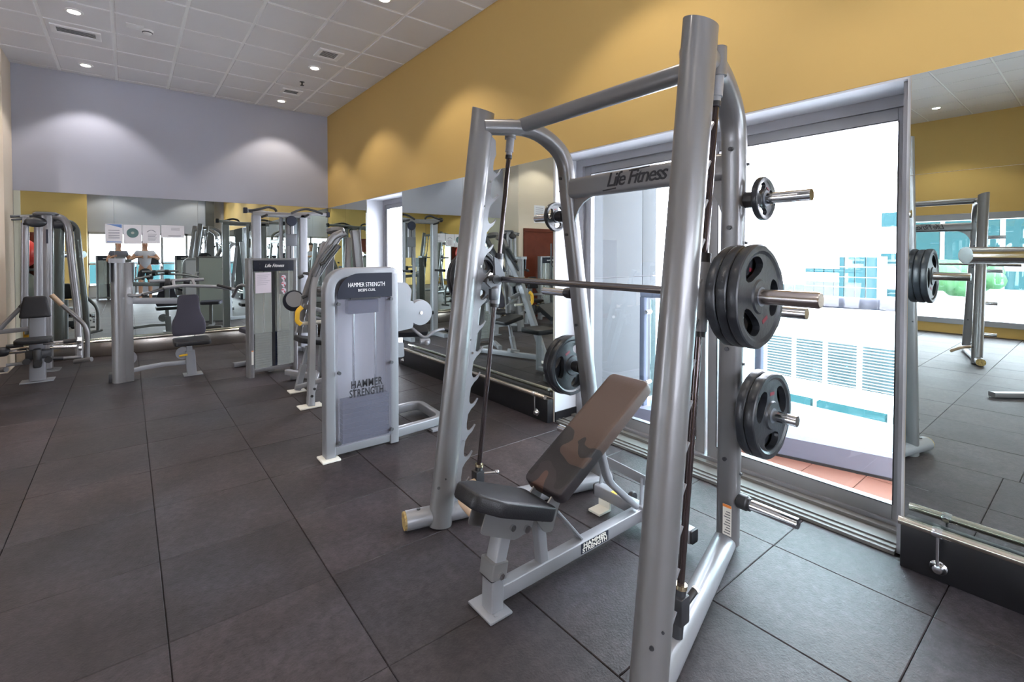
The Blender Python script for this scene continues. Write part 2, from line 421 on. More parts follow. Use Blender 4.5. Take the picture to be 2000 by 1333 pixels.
def door(name, c, w, h, depth, ax):
    """brown timber door with frame; ax = direction along the wall"""
    c = V(c); ax = V(ax); nn = V((ax.y, -ax.x, 0)); Mx = MX((ax, nn, V((0, 0, 1)))).transposed()
    b = B()
    for s in (-1, 1): b.box(c+ax*s*(w/2+0.04)+V((0, 0, h/2)), (0.08, depth, h), 0.005, Mx)
    b.box(c+V((0, 0, h+0.04)), (w+0.16, depth, 0.08), 0.005, Mx)
    d = struct(name, b, 'wood_red')
    part('door_leaf', B().box(c+V((0, 0, h/2)), (w, depth*0.5, h), 0.003, Mx), 'wood_red', d)
    h_ = B().tube([c+ax*w*0.38+nn*(-depth*0.25)+V((0, 0, 1.0)), c+ax*w*0.38-nn*0.06+V((0, 0, 1.0)), c+ax*w*0.26-nn*0.06+V((0, 0, 1.0))], 0.009)
    h_.v = h_.v; part('door_handle', h_, 'chrome', d)
    return d
door('door_1', (-1.90, 8.585, 0), 0.95, 2.02, 0.05, (1, 0, 0))
door('door_2', (-2.72, -2.735, 0), 0.95, 2.10, 0.05, (1, 0, 0))

# dark skirting on the reveals, purple column in the back corner
struct('baseboard_right', B().bx(XW-0.002, XW+0.27, W1b-0.024, W1b-0.012, 0.0, 0.09), 'kick_black')
struct('trim_3', B().bx(2.35, 2.62, YB+0.002, YB+0.25, 0, ZC), 'silver_dark')

# ---- windows
def leaf(w, name, y0, y1, z0, z1, X, st=0.06, dep=0.05, m='alu_light', bottom=None):
    bt = bottom or st
    b = B().bx(X, X+dep, y0, y0+st, z0, z1, 0.004).bx(X, X+dep, y1-st, y1, z0, z1, 0.004).bx(X, X+dep, y0+st, y1-st, z1-st, z1, 0.004).bx(X, X+dep, y0+st, y1-st, z0, z0+bt, 0.004)
    f = part(name, b, m, w)
    part('pane', B().bx(X+dep*0.45, X+dep*0.55, y0+st-0.004, y1-st+0.004, z0+bt-0.004, z1-st+0.004), 'glass', f, smooth=False)
    part('gasket', B().bx(X-0.001, X+0.002, y0+st-0.006, y0+st, z0+bt, z1-st).bx(X-0.001, X+0.002, y1-st, y1-st+0.006, z0+bt, z1-st)
         .bx(X-0.001, X+0.002, y0+st, y1-st, z1-st, z1-st+0.006).bx(X-0.001, X+0.002, y0+st, y1-st, z0+bt-0.006, z0+bt), 'black_plastic', f, smooth=False)
    return f
XF = 3.24
w1 = struct('window_1', B().bx(XF, XF+0.09, W1b-0.09, W1b-0.013, 0.0, ZM-0.013).bx(XF-0.23, XF+0.09, W1a+0.013, W1a+0.035, 0.0, ZM-0.013)
            .bx(XF, XF+0.09, W1a+0.035, W1b-0.09, ZM-0.075, ZM-0.013).bx(XF, XF+0.09, W1a+0.035, W1b-0.09, 0.0, 0.05), 'alu')
leaf(w1, 'window_leaf', 0.668, 1.80, 0.05, ZM-0.077, XF+0.012, 0.07, bottom=0.085)
leaf(w1, 'window_leaf', 1.83, W1b-0.092, 0.05, ZM-0.077, XF+0.030, 0.07, bottom=0.085)
sl = part('window_track', B().bx(XW+0.002, XF-0.001, W1a+0.036, W1b-0.025, 0.0, 0.018).bx(XW+0.03, XW+0.05, W1a+0.036, W1b-0.025, 0.018, 0.026)
          .bx(XW+0.08, XW+0.10, W1a+0.036, W1b-0.025, 0.018, 0.026).bx(XF-0.07, XF-0.02, W1a+0.036, W1b-0.025, 0.018, 0.036), 'track', w1, smooth=False)
w2 = struct('window_2', B().bx(XF, XF+0.09, W2b-0.08, W2b-0.013, 0.0, ZM-0.013).bx(XF, XF+0.09, W2a+0.013, W2a+0.08, 0, ZM-0.013)
            .bx(XF, XF+0.09, W2a+0.08, W2b-0.08, ZM-0.085, ZM-0.013).bx(XF, XF+0.09, W2a+0.08, W2b-0.08, 0, 0.05), 'alu')
leaf(w2, 'window_leaf', W2a+0.082, W2b-0.082, 0.05, ZM-0.087, XF+0.012, 0.06)
# windows of the opposite and back walls, seen only in the mirrors
b = B(); k = -2.4
posts = [-2.4, -0.9, 0.55, 1.55, 2.65, 3.9, 5.2]
for a in posts: b.bx(XL-0.08, XL+0.02, a-0.045, a+0.045, 0.18, 2.25)
b.bx(XL-0.08, XL+0.02, -2.4, 5.2, 2.13, 2.25).bx(XL-0.08, XL+0.02, -2.4, 5.2, 0.18, 0.28)
w3 = struct('window_3', b, 'alu')
for a, c in zip(posts, posts[1:]): part('pane', B().bx(XL-0.04, XL-0.034, a+0.05, c-0.05, 0.28, 2.13), 'glass', w3, smooth=False)
b = B(); posts = [-1.05, -0.3, 0.45, 1.0, 1.75, 2.35, XW]
for a in posts: b.bx(a-0.035, min(XW, a+0.035), YB-0.08, YB+0.01, 0.35, 2.25)
b.bx(-1.05, XW, YB-0.08, YB+0.01, 2.17, 2.25).bx(-1.05, XW, YB-0.08, YB+0.01, 0.35, 0.42).bx(-1.05, XW, YB-0.08, YB+0.01, 1.12, 1.18)
w4 = struct('window_4', b, 'alu')
for a, c in zip(posts, posts[1:]):
    part('pane', B().bx(a+0.04, c-0.04, YB-0.05, YB-0.044, 0.42, 1.12), 'glass', w4, smooth=False)
    part('pane', B().bx(a+0.04, c-0.04, YB-0.05, YB-0.044, 1.18, 2.17), 'glass', w4, smooth=False)

# ---- mirrors on the walls, each sheet its own panel; rail and kick box below
def mirror_wall(label, axis, cuts, hcut=None):
    c = (XW, cuts[0], ZB) if axis == 'Y' else (cuts[0], YP, ZB)
    t = thing('wall_mirror', label, 'mirror', c)
    for a, b_ in zip(cuts, cuts[1:]):
        zs = [ZB]+([hcut] if hcut else [])+[ZM-0.002]
        for z0, z1 in zip(zs, zs[1:]):
            if axis == 'Y': q = B().bx(XW-0.008, XW-0.0005, a+0.0015, b_-0.0015, z0+0.001, z1-0.001)
            else: q = B().bx(a+0.0015, b_-0.0015, YP-0.0, YP+0.010, z0+0.001, z1-0.001)
            part('mirror_panel', q, 'mirror', t, smooth=False)
    return t
mirror_wall('mirror sheets under the yellow wall between the white window reveal and the lilac wall', 'Y', [W2b+0.002, 8.26, YP-0.003])
mirror_wall('mirror sheets under the yellow wall behind the smith machine, between the two windows', 'Y', [W1b+0.003, 4.555, W2a-0.003])
mirror_wall('mirror sheets at the right edge under the yellow wall, with a horizontal joint', 'Y', [-2.6, -1.5, -0.45, W1a-0.002], 1.878)
mirror_wall('long row of mirror sheets under the lilac end wall', 'X', [-1.197, -0.15, 0.9, 1.95, XW-0.01])

def kick(label, axis, a, b_, mat='kick_black'):
    """black kick box with a polished rail in front, on brackets with round floor-side flanges"""
    if axis == 'Y':
        f = lambda s, z, u: V((XW-u, s, z)); t = thing('foot_rail', label, 'rail', (XW-0.06, (a+b_)/2, 0))
    else:
        f = lambda s, z, u: V((s, YP-u, z)); t = thing('foot_rail', label, 'rail', ((a+b_)/2, YP-0.06, 0))
    p, q = f(a, 0.0, 0.002), f(b_, 0.205, 0.075)
    part('kick_box', B().bx(min(p.x, q.x), max(p.x, q.x), min(p.y, q.y), max(p.y, q.y), 0.001, 0.205, 0.003), mat, t)
    part('rail', B().cyl(f(a+0.0, 0.236, 0.105), f(b_-0.0, 0.236, 0.105), 0.019), 'rail_steel', t)
    L = b_-a; n = max(2, int(L/1.6)+1)
    for i in range(n):
        s = a+0.14+(L-0.28)*i/(n-1)
        br = part('bracket', B().cyl(f(s, 0.236, 0.105), f(s, 0.236, 0.0705), 0.012).cyl(f(s, 0.236, 0.105), f(s, 0.075, 0.100), 0.0065).lathe([(0.022, -0.018), (0.024, 0), (0.022, 0.018)], f(s, 0.236, 0.105), f(s+1, 0, 0)-f(s, 0, 0)), 'chrome', t)
        part('flange', B().lathe([(0.005, 0.034), (0.018, 0.030), (0.026, 0.012), (0.032, 0.006), (0.033, 0.0)], f(s, 0.065, 0.076), f(s, 0, 1)-f(s, 0, 0), 20), 'chrome', br)
    return t
kick('polished foot rail and black kick box below the mirror between the windows', 'Y', W1b+0.004, W2a-0.01)
kick('polished foot rail and black kick box below the mirror at the right edge', 'Y', -2.6, W1a-0.004)
kick('polished foot rail and black kick box in the far right corner by the small window', 'Y', W2b+0.01, YP-0.125)
kick('long polished foot rail and kick box below the mirrors of the lilac wall', 'X', -1.19, XW-0.125, 'kick_steel')

# ---- ceiling fittings
def downlight(x, y, label, on=True, sz=118, pw=1.0, col=(1.0, 0.86, 0.68), group=None):
    t = thing('downlight', label, 'ceiling light', (x, y, ZC), group)
    part('ring', B().lathe([(0.046, -0.002), (0.055, -0.012), (0.075, -0.010), (0.080, -0.002), (0.080, 0.0)], (x, y, ZC), (0, 0, 1), 24), 'white_paint', t)
    part('lens', B().lathe([(0.001, -0.0135), (0.030, -0.0140), (0.050, -0.0125), (0.052, -0.0115)], (x, y, ZC), (0, 0, 1), 24), 'lamp_glow', t)
    l = bpy.data.lights.new('spot', 'SPOT'); l.energy = LAMP_W*pw; l.color = col; l.spot_size = math.radians(sz); l.spot_blend = 0.35; l.shadow_soft_size = 0.045
    o = bpy.data.objects.new('spot', l); COL.objects.link(o); o.parent = t; o.location = (0, 0, -0.04)
    return t
warm, cool = (1.0, 0.90, 0.78), (1.0, 0.95, 0.93)
LAB = {(-0.41, 8.66): 'round downlight nearest the lilac wall on the left, above its bigger light pool',
       (-0.41, 6.83): 'bright white round downlight at the top left of the ceiling beside the long vent',
       (2.05, 8.66): 'small warm downlight nearest the corner of the lilac and yellow walls',
       (2.05, 6.85): 'warm downlight beside the square vent near the yellow wall',
       (2.05, 4.57): 'warm downlight at the top edge above the yellow wall'}
for (x, y), lb in LAB.items(): downlight(x, y, lb, sz=100 if y > 8 else 112, col=(cool if x < 0 else warm), pw=0.62 if y > 8 else 0.75)
ORD = ['nearest', 'second', 'third', 'fourth', 'fifth']
for nm_, lamps in (('in the row along the yellow wall, beyond the top edge of the frame', ((2.05, 2.0), (2.05, -0.4), (2.05, -2.4))),
                   ('in the middle row above and behind the camera', ((-0.41, 4.57), (-0.41, 2.0), (-0.41, -0.4), (-0.41, -2.4))),
                   ('in the row left of the frame', ((-1.75, 7.9), (-2.9, 6.83), (-2.9, 4.57), (-2.9, 2.0), (-2.9, -0.4))),
                   ('in the row by the opposite windows', ((-5.2, 5.5), (-5.2, 2.0), (-5.2, -1.0)))):
    for k, (x, y) in enumerate(lamps):
        downlight(x, y, 'downlight %s, %s' % (nm_, ORD[k]), sz=112, col=warm, pw=0.75, group='downlights seen in the mirrors')
def vent(x, y, lx, ly, label):
    t = thing('ceiling_vent', label, 'vent', (x, y, ZC))
    z = ZC
    part('frame', B().bx(x-lx/2, x+lx/2, y-ly/2, y-ly/2+0.05, z-0.016, z, 0.004).bx(x-lx/2, x+lx/2, y+ly/2-0.05, y+ly/2, z-0.016, z, 0.004)
         .bx(x-lx/2, x-lx/2+0.05, y-ly/2+0.05, y+ly/2-0.05, z-0.016, z, 0.004).bx(x+lx/2-0.05, x+lx/2, y-ly/2+0.05, y+ly/2-0.05, z-0.016, z, 0.004), 'white_paint', t)
    part('duct', B().bx(x-lx/2+0.05, x+lx/2-0.05, y-ly/2+0.05, y+ly/2-0.05, z-0.003, z-0.0005), 'silver_dark', t, smooth=False)
    n = int((ly-0.1)/0.028)
    for i in range(n):
        yy = y-ly/2+0.06+(ly-0.12)*i/max(1, n-1)
        part('slat', B().box((x, yy, z-0.009), (lx-0.1, 0.022, 0.002), 0, MX.Rotation(0.30, 3, 'X')), 'white_paint', t, smooth=False)
vent(-0.43, 7.45, 0.44, 0.26, 'long white ceiling vent between the two left downlights')
vent(2.055, 6.28, 0.30, 0.30, 'square white ceiling vent in front of the warm downlight by the yellow wall')
vent(2.055, 8.08, 0.30, 0.26, 'small far ceiling vent between the sprinkler and the corner downlight')
vent(0.644, 5.0, 0.30, 0.30, 'white ceiling vent just above the top edge of the frame')
p = onZ(288, 60, ZC)
t = thing('smoke_detector', 'round white smoke detector on the grey ceiling beside a white plate', 'detector', (p.x, p.y, ZC))
part('housing', B().lathe([(0.001, -0.045), (0.03, -0.044), (0.045, -0.030), (0.055, -0.012), (0.058, 0)], p, (0, 0, 1), 24), 'white_paint', t)
part('vent_ring', B().lathe([(0.046, -0.031), (0.050, -0.026), (0.050, -0.020), (0.046, -0.018)], p, (0, 0, 1), 24), 'silver_dark', t)
p = onZ(265, 52, ZC)
tag(recentre(part('ceiling_plate', B().bx(p.x-0.09, p.x+0.07, p.y-0.07, p.y+0.07, ZC-0.008, ZC, 0.003), 'white_paint')), 'flat white cover plate on the ceiling beside the smoke detector', 'plate')
p = onZ(590, 160, ZC)
t = thing('sprinkler', 'small dark fire sprinkler hanging from the ceiling between two vents', 'sprinkler', (p.x, p.y, ZC))
part('escutcheon', B().lathe([(0.035, -0.004), (0.035, 0)], p, (0, 0, 1), 20), 'silver_dark', t)
part('body', B().cyl((p.x, p.y, ZC), (p.x, p.y, ZC-0.05), 0.010).lathe([(0.002, -0.004), (0.028, -0.004), (0.028, 0)], (p.x, p.y, ZC-0.05), (0, 0, 1), 16), 'black', t)

# ================================================================== BALCONY AND CITY
t = thing('balcony', 'terracotta tiled balcony with grey kerb and glass rail outside the large window', 'balcony', (3.8, 1.5, -0.05))
part('slab', B().bx(3.335, 5.4, -4.5, 3.085, -0.2, -0.035), 'concrete', t, smooth=False)
tag(recentre(part('balcony_ledge', B().bx(3.335, 4.6, 3.6, 9.5, -0.2, -0.035), 'concrete', smooth=False)), 'concrete ledge outside the small far window', 'ledge')
def kx(y, d=0.0): return 4.255-0.27*y+d       # the kerb runs at an angle
yy = -1.4
while yy < 3.0:
    for r in range(5):
        x0 = 3.337+0.305*r
        if x0 > kx(yy)+0.12: break
        part('floor_tile', B().bx(x0+0.003, x0+0.302, yy+0.003, yy+0.302, -0.034, -0.022), 'tile_terracotta', t, smooth=False)
    yy += 0.305
def strip(b, y0, y1, d0, d1, z0, z1):
    b.add([(kx(y0, d0), y0, z0), (kx(y0, d1), y0, z0), (kx(y1, d1), y1, z0), (kx(y1, d0), y1, z0), (kx(y0, d0), y0, z1), (kx(y0, d1), y0, z1), (kx(y1, d1), y1, z1), (kx(y1, d0), y1, z1)],
          [(3, 2, 1, 0), (4, 5, 6, 7), (0, 1, 5, 4), (1, 2, 6, 5), (2, 3, 7, 6), (3, 0, 4, 7)]); return b
part('kerb', strip(B(), -3.0, 3.08, 0.0, 0.30, -0.034, 0.13), 'kerb', t, smooth=False)
part('kerb_foot_strip', strip(B(), -3.0, 3.08, -0.012, 0.0, -0.034, -0.005), 'black', t, smooth=False)  # thin black strip where the kerb meets the balcony tiles
ra = thing('balcony_railing', 'glass balcony railing with round bluish handrail outside the large window', 'railing', (kx(1.5, 0.15), 1.5, 0.13))
part('handrail', B().cyl((kx(-3, 0.12), -3, 1.145), (kx(2.66, 0.12), 2.66, 1.145), 0.040), 'ext_blue', ra)
for y0, y1 in ((2.60, 1.745), (1.725, 0.84), (0.82, -0.1), (-0.12, -1.0)):
    part('pane', strip(B(), y1+0.02, y0-0.02, 0.115, 0.127, 0.131, 1.09), 'glass_rail', ra, smooth=False)
for y0 in (2.64, 1.735, 0.83, -0.11):
    po = part('post', B().bar([(kx(y0, 0.12), y0, 0.131), (kx(y0, 0.12), y0, 1.11)], 0.06, 0.05), 'ext_blue', ra)
    for z in (0.35, 0.98):
        part('clamp', B().cyl((kx(y0, 0.085), y0-0.05, z), (kx(y0, 0.15), y0-0.05, z), 0.018), 'chrome', po)
sw = thing('balcony_side_wall', 'pale clad side wall of the balcony left of the glass railing', 'wall', (3.9, 3.2, 0))
for x0, x1 in ((3.34, 4.255), (4.262, 4.50)):
    for z0, z1 in ((-0.034, 1.262), (1.27, 3.4)):
        part('panel', B().bx(x0, x1, 3.09, 3.16, z0, z1, 0.002), 'side_clad', sw)
part('core', B().bx(3.335, 4.49, 3.12, 3.5, -0.034, 3.4), 'silver_dark', sw, smooth=False)
tag(recentre(part('balcony_soffit', B().bx(3.34, 4.7, -4.5, 3.085, 2.95, 3.10), 'ext_white', smooth=False)), 'white soffit panel over the balcony at the top of the large window', 'soffit')

def block(name, label, X0, X1, Y0, Y1, z0, z1, mat='ext_white', cat='building', loc=None):
    t = thing(name, label, cat, ((X0+X1)/2, (Y0+Y1)/2, z0)); part('wall', B().bx(X0, X1, Y0, Y1, z0, z1), mat, t, smooth=False); return t
# curtain-wall tower
X = 62.0
a, b_ = onX(1572, 503, X), onX(1712, 582, X)
tw = block('glass_building', 'distant teal glass building with square panes behind the handrail', X+0.3, X+3.6, b_.y, a.y, -14, a.z+0.1, 'ext_white')
n = 7; dy = (a.y-b_.y)/n; dz = 1.12
for i in range(n):
    for j in range(6):
        part('pane', B().bx(X, X+0.4, b_.y+i*dy+0.05, b_.y+(i+1)*dy-0.05, a.z+0.1-(j+1)*dz+0.05, a.z+0.1-j*dz-0.05-(0.5 if (j == 0 and i > 4) else 0)), 'ext_teal', tw, smooth=False)
a, b_ = onX(1712, 490, 66), onX(1768, 570, 66)
t2 = block('glass_building', 'pale blue glass building at the right edge of the large window', 66.3, 76, b_.y-12, a.y, -14, a.z+2.6)
for j, (u, v) in enumerate(((415, 443), (495, 520), (565, 580))):
    z1 = onX(1740, u, 66).z; z0 = onX(1740, v, 66).z
    part('window_band', B().bx(66, 66.4, b_.y-12, a.y-0.4, z0, z1), 'ext_teal', t2, smooth=False)
part('upper_wall', B().bx(66.3, 76, b_.y-12, a.y-1.5, a.z+2.6, onX(1740, 400, 66).z), 'ext_white', t2, smooth=False)
a, b_ = onX(1530, 548, 70), onX(1575, 585, 70)
t3 = block('low_building', 'low far building with teal windows left of the teal glass building', 70.3, 80, b_.y, a.y+22, -14, a.z+0.2)
for i in range(5):
    part('window', B().bx(70, 70.4, b_.y+0.3+i*1.25, b_.y+1.4+i*1.25, a.z-2.2, a.z-0.5), 'ext_teal', t3, smooth=False)
# louvred white building below
X = 27.0
a, b_ = onX(1440, 628, X), onX(1800, 790, X)
lb = block('louvre_building', 'overexposed white building with grey louvred bays below the handrail', X+0.25, X+16, b_.y-16, a.y+8, -16, onX(1600, 628, X).z)
zt, zb_ = onX(1520, 655, X).z, onX(1520, 733, X).z
y = onX(1493, 650, X).y; lou = B()
for i in range(16):
    w = 1.42; y1 = y-0.12; y0 = y-w+0.06
    part('bay_frame', B().bx(X+0.1, X+0.22, y0, y1, zb_, zt), 'ext_white', lb, smooth=False)
    lo = B()
    for r, (u, v) in enumerate(((zt-0.05, zt-0.30*(zt-zb_)), (zt-0.36*(zt-zb_), zt-0.64*(zt-zb_)), (zt-0.70*(zt-zb_), zb_+0.05))):
        z = u
        while z > v: lo.bx(X, X+0.12, y0+0.03, y1-0.03, z-0.075, z); z -= 0.145
    part('louvres', lo, 'ext_louvre', lb, smooth=False, kind='stuff')
    y -= w+(0.35 if i % 4 == 3 else 0)
X = 19.0
for k, (p1, p2, lab) in enumerate((((1470, 752), (1690, 812), 'a'), ((1478, 790), (1680, 842), 'b'))): pass
pod = block('podium', 'white podium roofs with teal glass strips below the louvred building', 19.25, 20.6, -16, 14, -16, onX(1600, 768, 19).z+0.0)
for z in (onX(1600, 785, 19).z, onX(1600, 815, 19).z, onX(1600, 850, 19).z):
    y = onX(1470, 770, 19).y
    for i in range(8):
        part('window', B().bx(19, 19.3, y-2.0, y-0.05, z-0.42, z), 'ext_teal', pod, smooth=False); y -= 2.15+(0.5 if i % 3 == 2 else 0)
tag(recentre(part('street_ground', B().bx(5.5, 180, -150, 200, -16.3, -16.0), 'ext_white', smooth=False)), 'bright ground far below the balcony, almost white', 'ground')
# what the mirrors see through the windows of the other side
t = block('glass_building', 'teal office block seen through the opposite windows in the right mirror', -34, -26, -16, 10, -14, 6.5, 'ext_white')
for i in range(12):
    for j in range(5):
        part('pane', B().bx(-26, -25.8, -15.5+i*2.1, -13.6+i*2.1, -6+j*2.4, -4.1+j*2.4), 'ext_teal', t, smooth=False)
t = block('office_block', 'pale block with green glass seen through the back windows in the far mirror', -8, 12, -34, -26, -14, 1.9, 'ext_white')
for i in range(8): part('pane', B().bx(-7.5+i*2.4, -5.3+i*2.4, -26.1, -25.9, -0.6, 0.9), 'ext_teal', t, smooth=False)
tag(recentre(part('terrace', B().bx(-24, XL-0.3, -12, 12, -0.3, -0.05), 'concrete', smooth=False)), 'pale terrace outside the opposite windows, seen in the right mirror', 'terrace')
tr = thing('planter_tree', 'green bush on the terrace, seen in the right mirror', 'bush', (-14, 3.0, 0))
bb = B()
for i in range(14): bb.ball((-14+random.uniform(-.6, .6), 3.0+random.uniform(-.8, .8), random.uniform(.5, 1.0)), random.uniform(.25, .45), 8, 6)
part('foliage', bb, 'ext_tree', tr)

# ================================================================== SMITH MACHINE
YS = 1.62                         # symmetry plane
sm = thing('smith_machine', 'tall silver smith machine with leaning columns and a barbell, in front of the large window', 'gym machine', (1.8, YS, 0))
def col_at(s, z): return V((1.34+0.128*z, YS+s*0.675, z))
for s in (-1, 1):
    Y = YS+s*0.675
    c0, c1 = col_at(s, 0.004), col_at(s, 2.335); ax = (c1-c0).normalized(); L = (c1-c0).length
    # oval open-topped column
    b = B(); n = 36; side = V((0, 1, 0)); fw = side.cross(ax)*-1
    prof = [(0.060*math.cos(2*PI*i/n), 0.068*math.sin(2*PI*i/n)) for i in range(n)]
    vs = []
    top = [c1+side*x+fw*y+ax*(0.02*x/0.06) for x, y in prof]
    vs = [c0+side*x+fw*y for x, y in prof]+top+[p-(p-c1)*0.10-ax*0.003 for p in top]+[p-(p-c1)*0.10-ax*0.05 for p in top]
    fs = [(k*n+i, k*n+(i+1) % n, (k+1)*n+(i+1) % n, (k+1)*n+i) for k in range(3) for i in range(n)]+[tuple(range(n-1, -1, -1)), tuple(3*n+i for i in range(n))]
    cl = part('column', b.add(vs, fs), 'silver', sm)
    # small screws and scuffs on the column
    for zz, a in ((0.22, 2.2), (0.27, 2.7), (1.02, 3.9), (1.78, 3.9)):
        p = col_at(s, zz)+side*(0.060*math.cos(a))*1+fw*(0.068*math.sin(a))*1
        q = p+(side*math.cos(a)+fw*math.sin(a))*0.004
        part('bolt', B().cyl(p, q, 0.008 if zz < 0.25 else 0.005, n=10), 'black_plastic', cl)
    # rod, collars
    rp = lambda z: V((1.551+0.121*z, YS+s*0.645, z))
    ro = part('guide_rod', B().cyl(rp(0.17), rp(2.14), 0.0135), 'rod_black', sm)
    part('top_collar', B().cyl(rp(2.11), rp(2.24), 0.024).cyl(rp(2.085), rp(2.12), 0.018), 'silver_light', ro)
    part('rod_buffer', B().cyl(rp(2.07), rp(2.09), 0.020), 'black', ro)
    part('lower_washer', B().cyl(rp(0.27), rp(0.285), 0.024), 'brass', ro)
    part('lower_socket', B().cyl(rp(0.10), rp(0.27), 0.021), 'black_plastic', ro)
    # rack plate with open hooks
    poly = []; z0 = 0.06; pt = []
    pt += [(0.050, 0.05), (0.105, 0.06)]; u = 0.15
    while u < 2.0:
        pt += [(0.105, u), (0.122, u+0.028), (0.146, u+0.050), (0.166, u+0.086), (0.159, u+0.090), (0.147, u+0.072), (0.130, u+0.058), (0.114, u+0.058), (0.105, u+0.072), (0.102, u+0.098), (0.104, u+0.128)]; u += 0.150
    pt += [(0.115, u+0.02), (0.100, u+0.10), (0.050, u+0.13)]
    # build as strips so the concave outline fills cleanly
    o = col_at(s, 0)+V((0, -s*0.012, 0)); axx = V((1, 0, -0.128)).normalized()
    me = B(); bm = bmesh.new(); V3 = [bm.verts.new(o+axx*x+ax*z) for x, z in pt]
    f = bm.faces.new(V3); f.normal_update(); r = bmesh.ops.triangulate(bm, faces=[f], quad_method='FIXED', ngon_method='EAR_CLIP'); g = bmesh.ops.extrude_face_region(bm, geom=bm.faces[:])
    for v in [e for e in g['geom'] if isinstance(e, bmesh.types.BMVert)]: v.co += V((0, 0.008, 0))
    bm.verts.index_update(); me.add([v.co.copy() for v in bm.verts], [[v.index for v in f.verts] for f in bm.faces]); bm.free()
    rk = part('hook_plate', me, 'silver_light', sm, smooth=False)
    for u in (0.45, 0.95, 1.45, 1.95):
        p = o+axx*0.088+ax*u; part('bolt', B().cyl(p-V((0, 0.006, 0)), p+V((0, 0.014, 0)), 0.007, n=10), 'chrome', rk)
    # rear upright with the bent arm to the column top
    yb, yt = YS+s*0.425, YS+s*0.535
    yc = YS+s*0.660
    arm = fil([V((1.62, yc, 2.232)), V((1.95, YS+s*0.575, 2.262)), V((2.165, yt, 2.12)), V((2.185, yt-s*0.004, 1.90)), V((2.365, yb, 0.05))], 0.16, 8)
    up = part('rear_upright', B().sweep(arm, rrect(0.105, 0.085, 0.036, 5), side=(0, 1, 0)), 'silver', sm)
    for zz in (1.97, 1.62, 1.30, 1.05, 0.5):
        k = (1.90-zz)/1.85; x = 2.185+0.18*k; y = yt+(yb-yt)*k
        for dx, dy in ((-0.044, s*0.02), ):
            part('bolt', B().cyl((x-0.040, y, zz), (x-0.052, y, zz), 0.010, n=12), 'black_plastic', up)
        part('bolt', B().cyl((x+0.005, y+s*0.050, zz-0.07), (x+0.005, y+s*0.060, zz-0.07), 0.007, n=10), 'silver_dark', up)
    # weight pegs
    for zz, Lp, lbl in ((1.742, 0.27, None), (1.246, 0.27, None), (0.765, 0.25, None), (0.292, 0.27, None)):
        k = (1.90-zz)/1.85; x = 2.185+0.18*k; y = yt+(yb-yt)*k+s*0.048
        pg = part('weight_peg', B().cyl((x, y+s*0.04, zz), (x, y+s*Lp, zz), 0.0245, n=24), 'chrome', sm)
        part('rubber_collar', B().lathe([(0.030, 0.0), (0.036, 0.004), (0.036, 0.045), (0.031, 0.05), (0.031, 0.062), (0.025, 0.064)], (x, y, zz), (0, s, 0), 24), 'black', pg)
    # base tube, foot plug
    f0, f1 = V((1.165, YS+s*0.738, 0.055)), V((2.43, YS+s*0.398, 0.055))
    bt = part('base_tube', B().sweep([f0, f1], rrect(0.105, 0.095, 0.045, 6)), 'silver_light', sm)
    d = (f0-f1).normalized()
    part('foot_plug', B().sweep([f0-d*0.004, f0+d*0.012], rrect(0.100, 0.090, 0.043, 6)), 'foot_yellow', bt)
    part('foot_plug', B().sweep([f1, f1-d*0.012], rrect(0.100, 0.090, 0.043, 6)), 'black', bt)
    part('bolt', B().cyl(f0-d*0.07+V((0, 0, 0.047)), f0-d*0.07+V((0, 0, 0.054)), 0.010, n=12), 'silver_dark', bt)
    part('bolt', B().cyl(f1+d*0.10+V((0, 0, 0.047)), f1+d*0.10+V((0, 0, 0.054)), 0.010, n=12), 'silver_dark', bt)
    # gusset under the logo beam
    z = 1.83; x = 2.19; yg = yt-s*0.05
    gp = [(0, 0), (0.16, 0)]+[(0.16-0.15*math.sin(a), -0.20+0.19*math.cos(a)) for a in [i*PI/12 for i in range(1, 6)]]+[(0.0, -0.21)]
    part('gusset', B().prism(gp, (x, yg, z+0.015), (0, -s, 0), (0, 0, 1), 0.012), 'silver', sm)
    # safety stop lever at the foot of the rod
    q = rp(0.20)
    st = part('safety_stop', B().box(q+V((0.0, 0, 0.0)), (0.055, 0.055, 0.10), 0.006), 'black_plastic', sm)
    if s > 0:
        part('lever', B().tube([q+V((-0.01, 0.0, -0.01)), V((1.46, 2.22, 0.21)), V((1.365, 2.13, 0.195)), V((1.40, 2.02, 0.125))], 0.019, 0.04), 'tan_grip', st)
        part('knob', B().cyl(q+V((0.03, -0.02, 0.03)), q+V((0.085, -0.06, 0.035)), 0.009).ball(q+V((0.09, -0.063, 0.036)), 0.014, 12, 8), 'chrome', st)
    else:
        part('lever', B().tube([q+V((0.02, 0.0, -0.01)), q+V((0.10, -0.005, 0.025))], 0.013), 'black', st)
        part('lever_tip', B().cyl(q+V((0.097, -0.005, 0.024)), q+V((0.107, -0.006, 0.028)), 0.0145), 'logo_white', st)
part('top_cross_tube', B().sweep([(1.86, YS+0.60, 2.265), (1.86, YS-0.60, 2.265)], rrect(0.075, 0.085, 0.036, 6)), 'silver', sm)
for s in (-1, 1): part('clamp', B().cyl((1.815, YS+s*0.645, 2.19), (1.815, YS+s*0.645, 2.30), 0.034), 'silver', sm)
lb_ = part('logo_beam', B().sweep([(2.185, YS+0.50, 1.905), (2.185, YS-0.50, 1.905)], rrect(0.066, 0.125, 0.030, 6), side=(1, 0, 0)), 'silver', sm)
text('lettering', 'Life Fitness', 0.110, 'logo_black', lb_, (2.1505, YS-0.005, 1.915), (0, -1, 0), (0, 0, 1), shear=0.35, bold=0.0010, space=0.86, width=0.395)
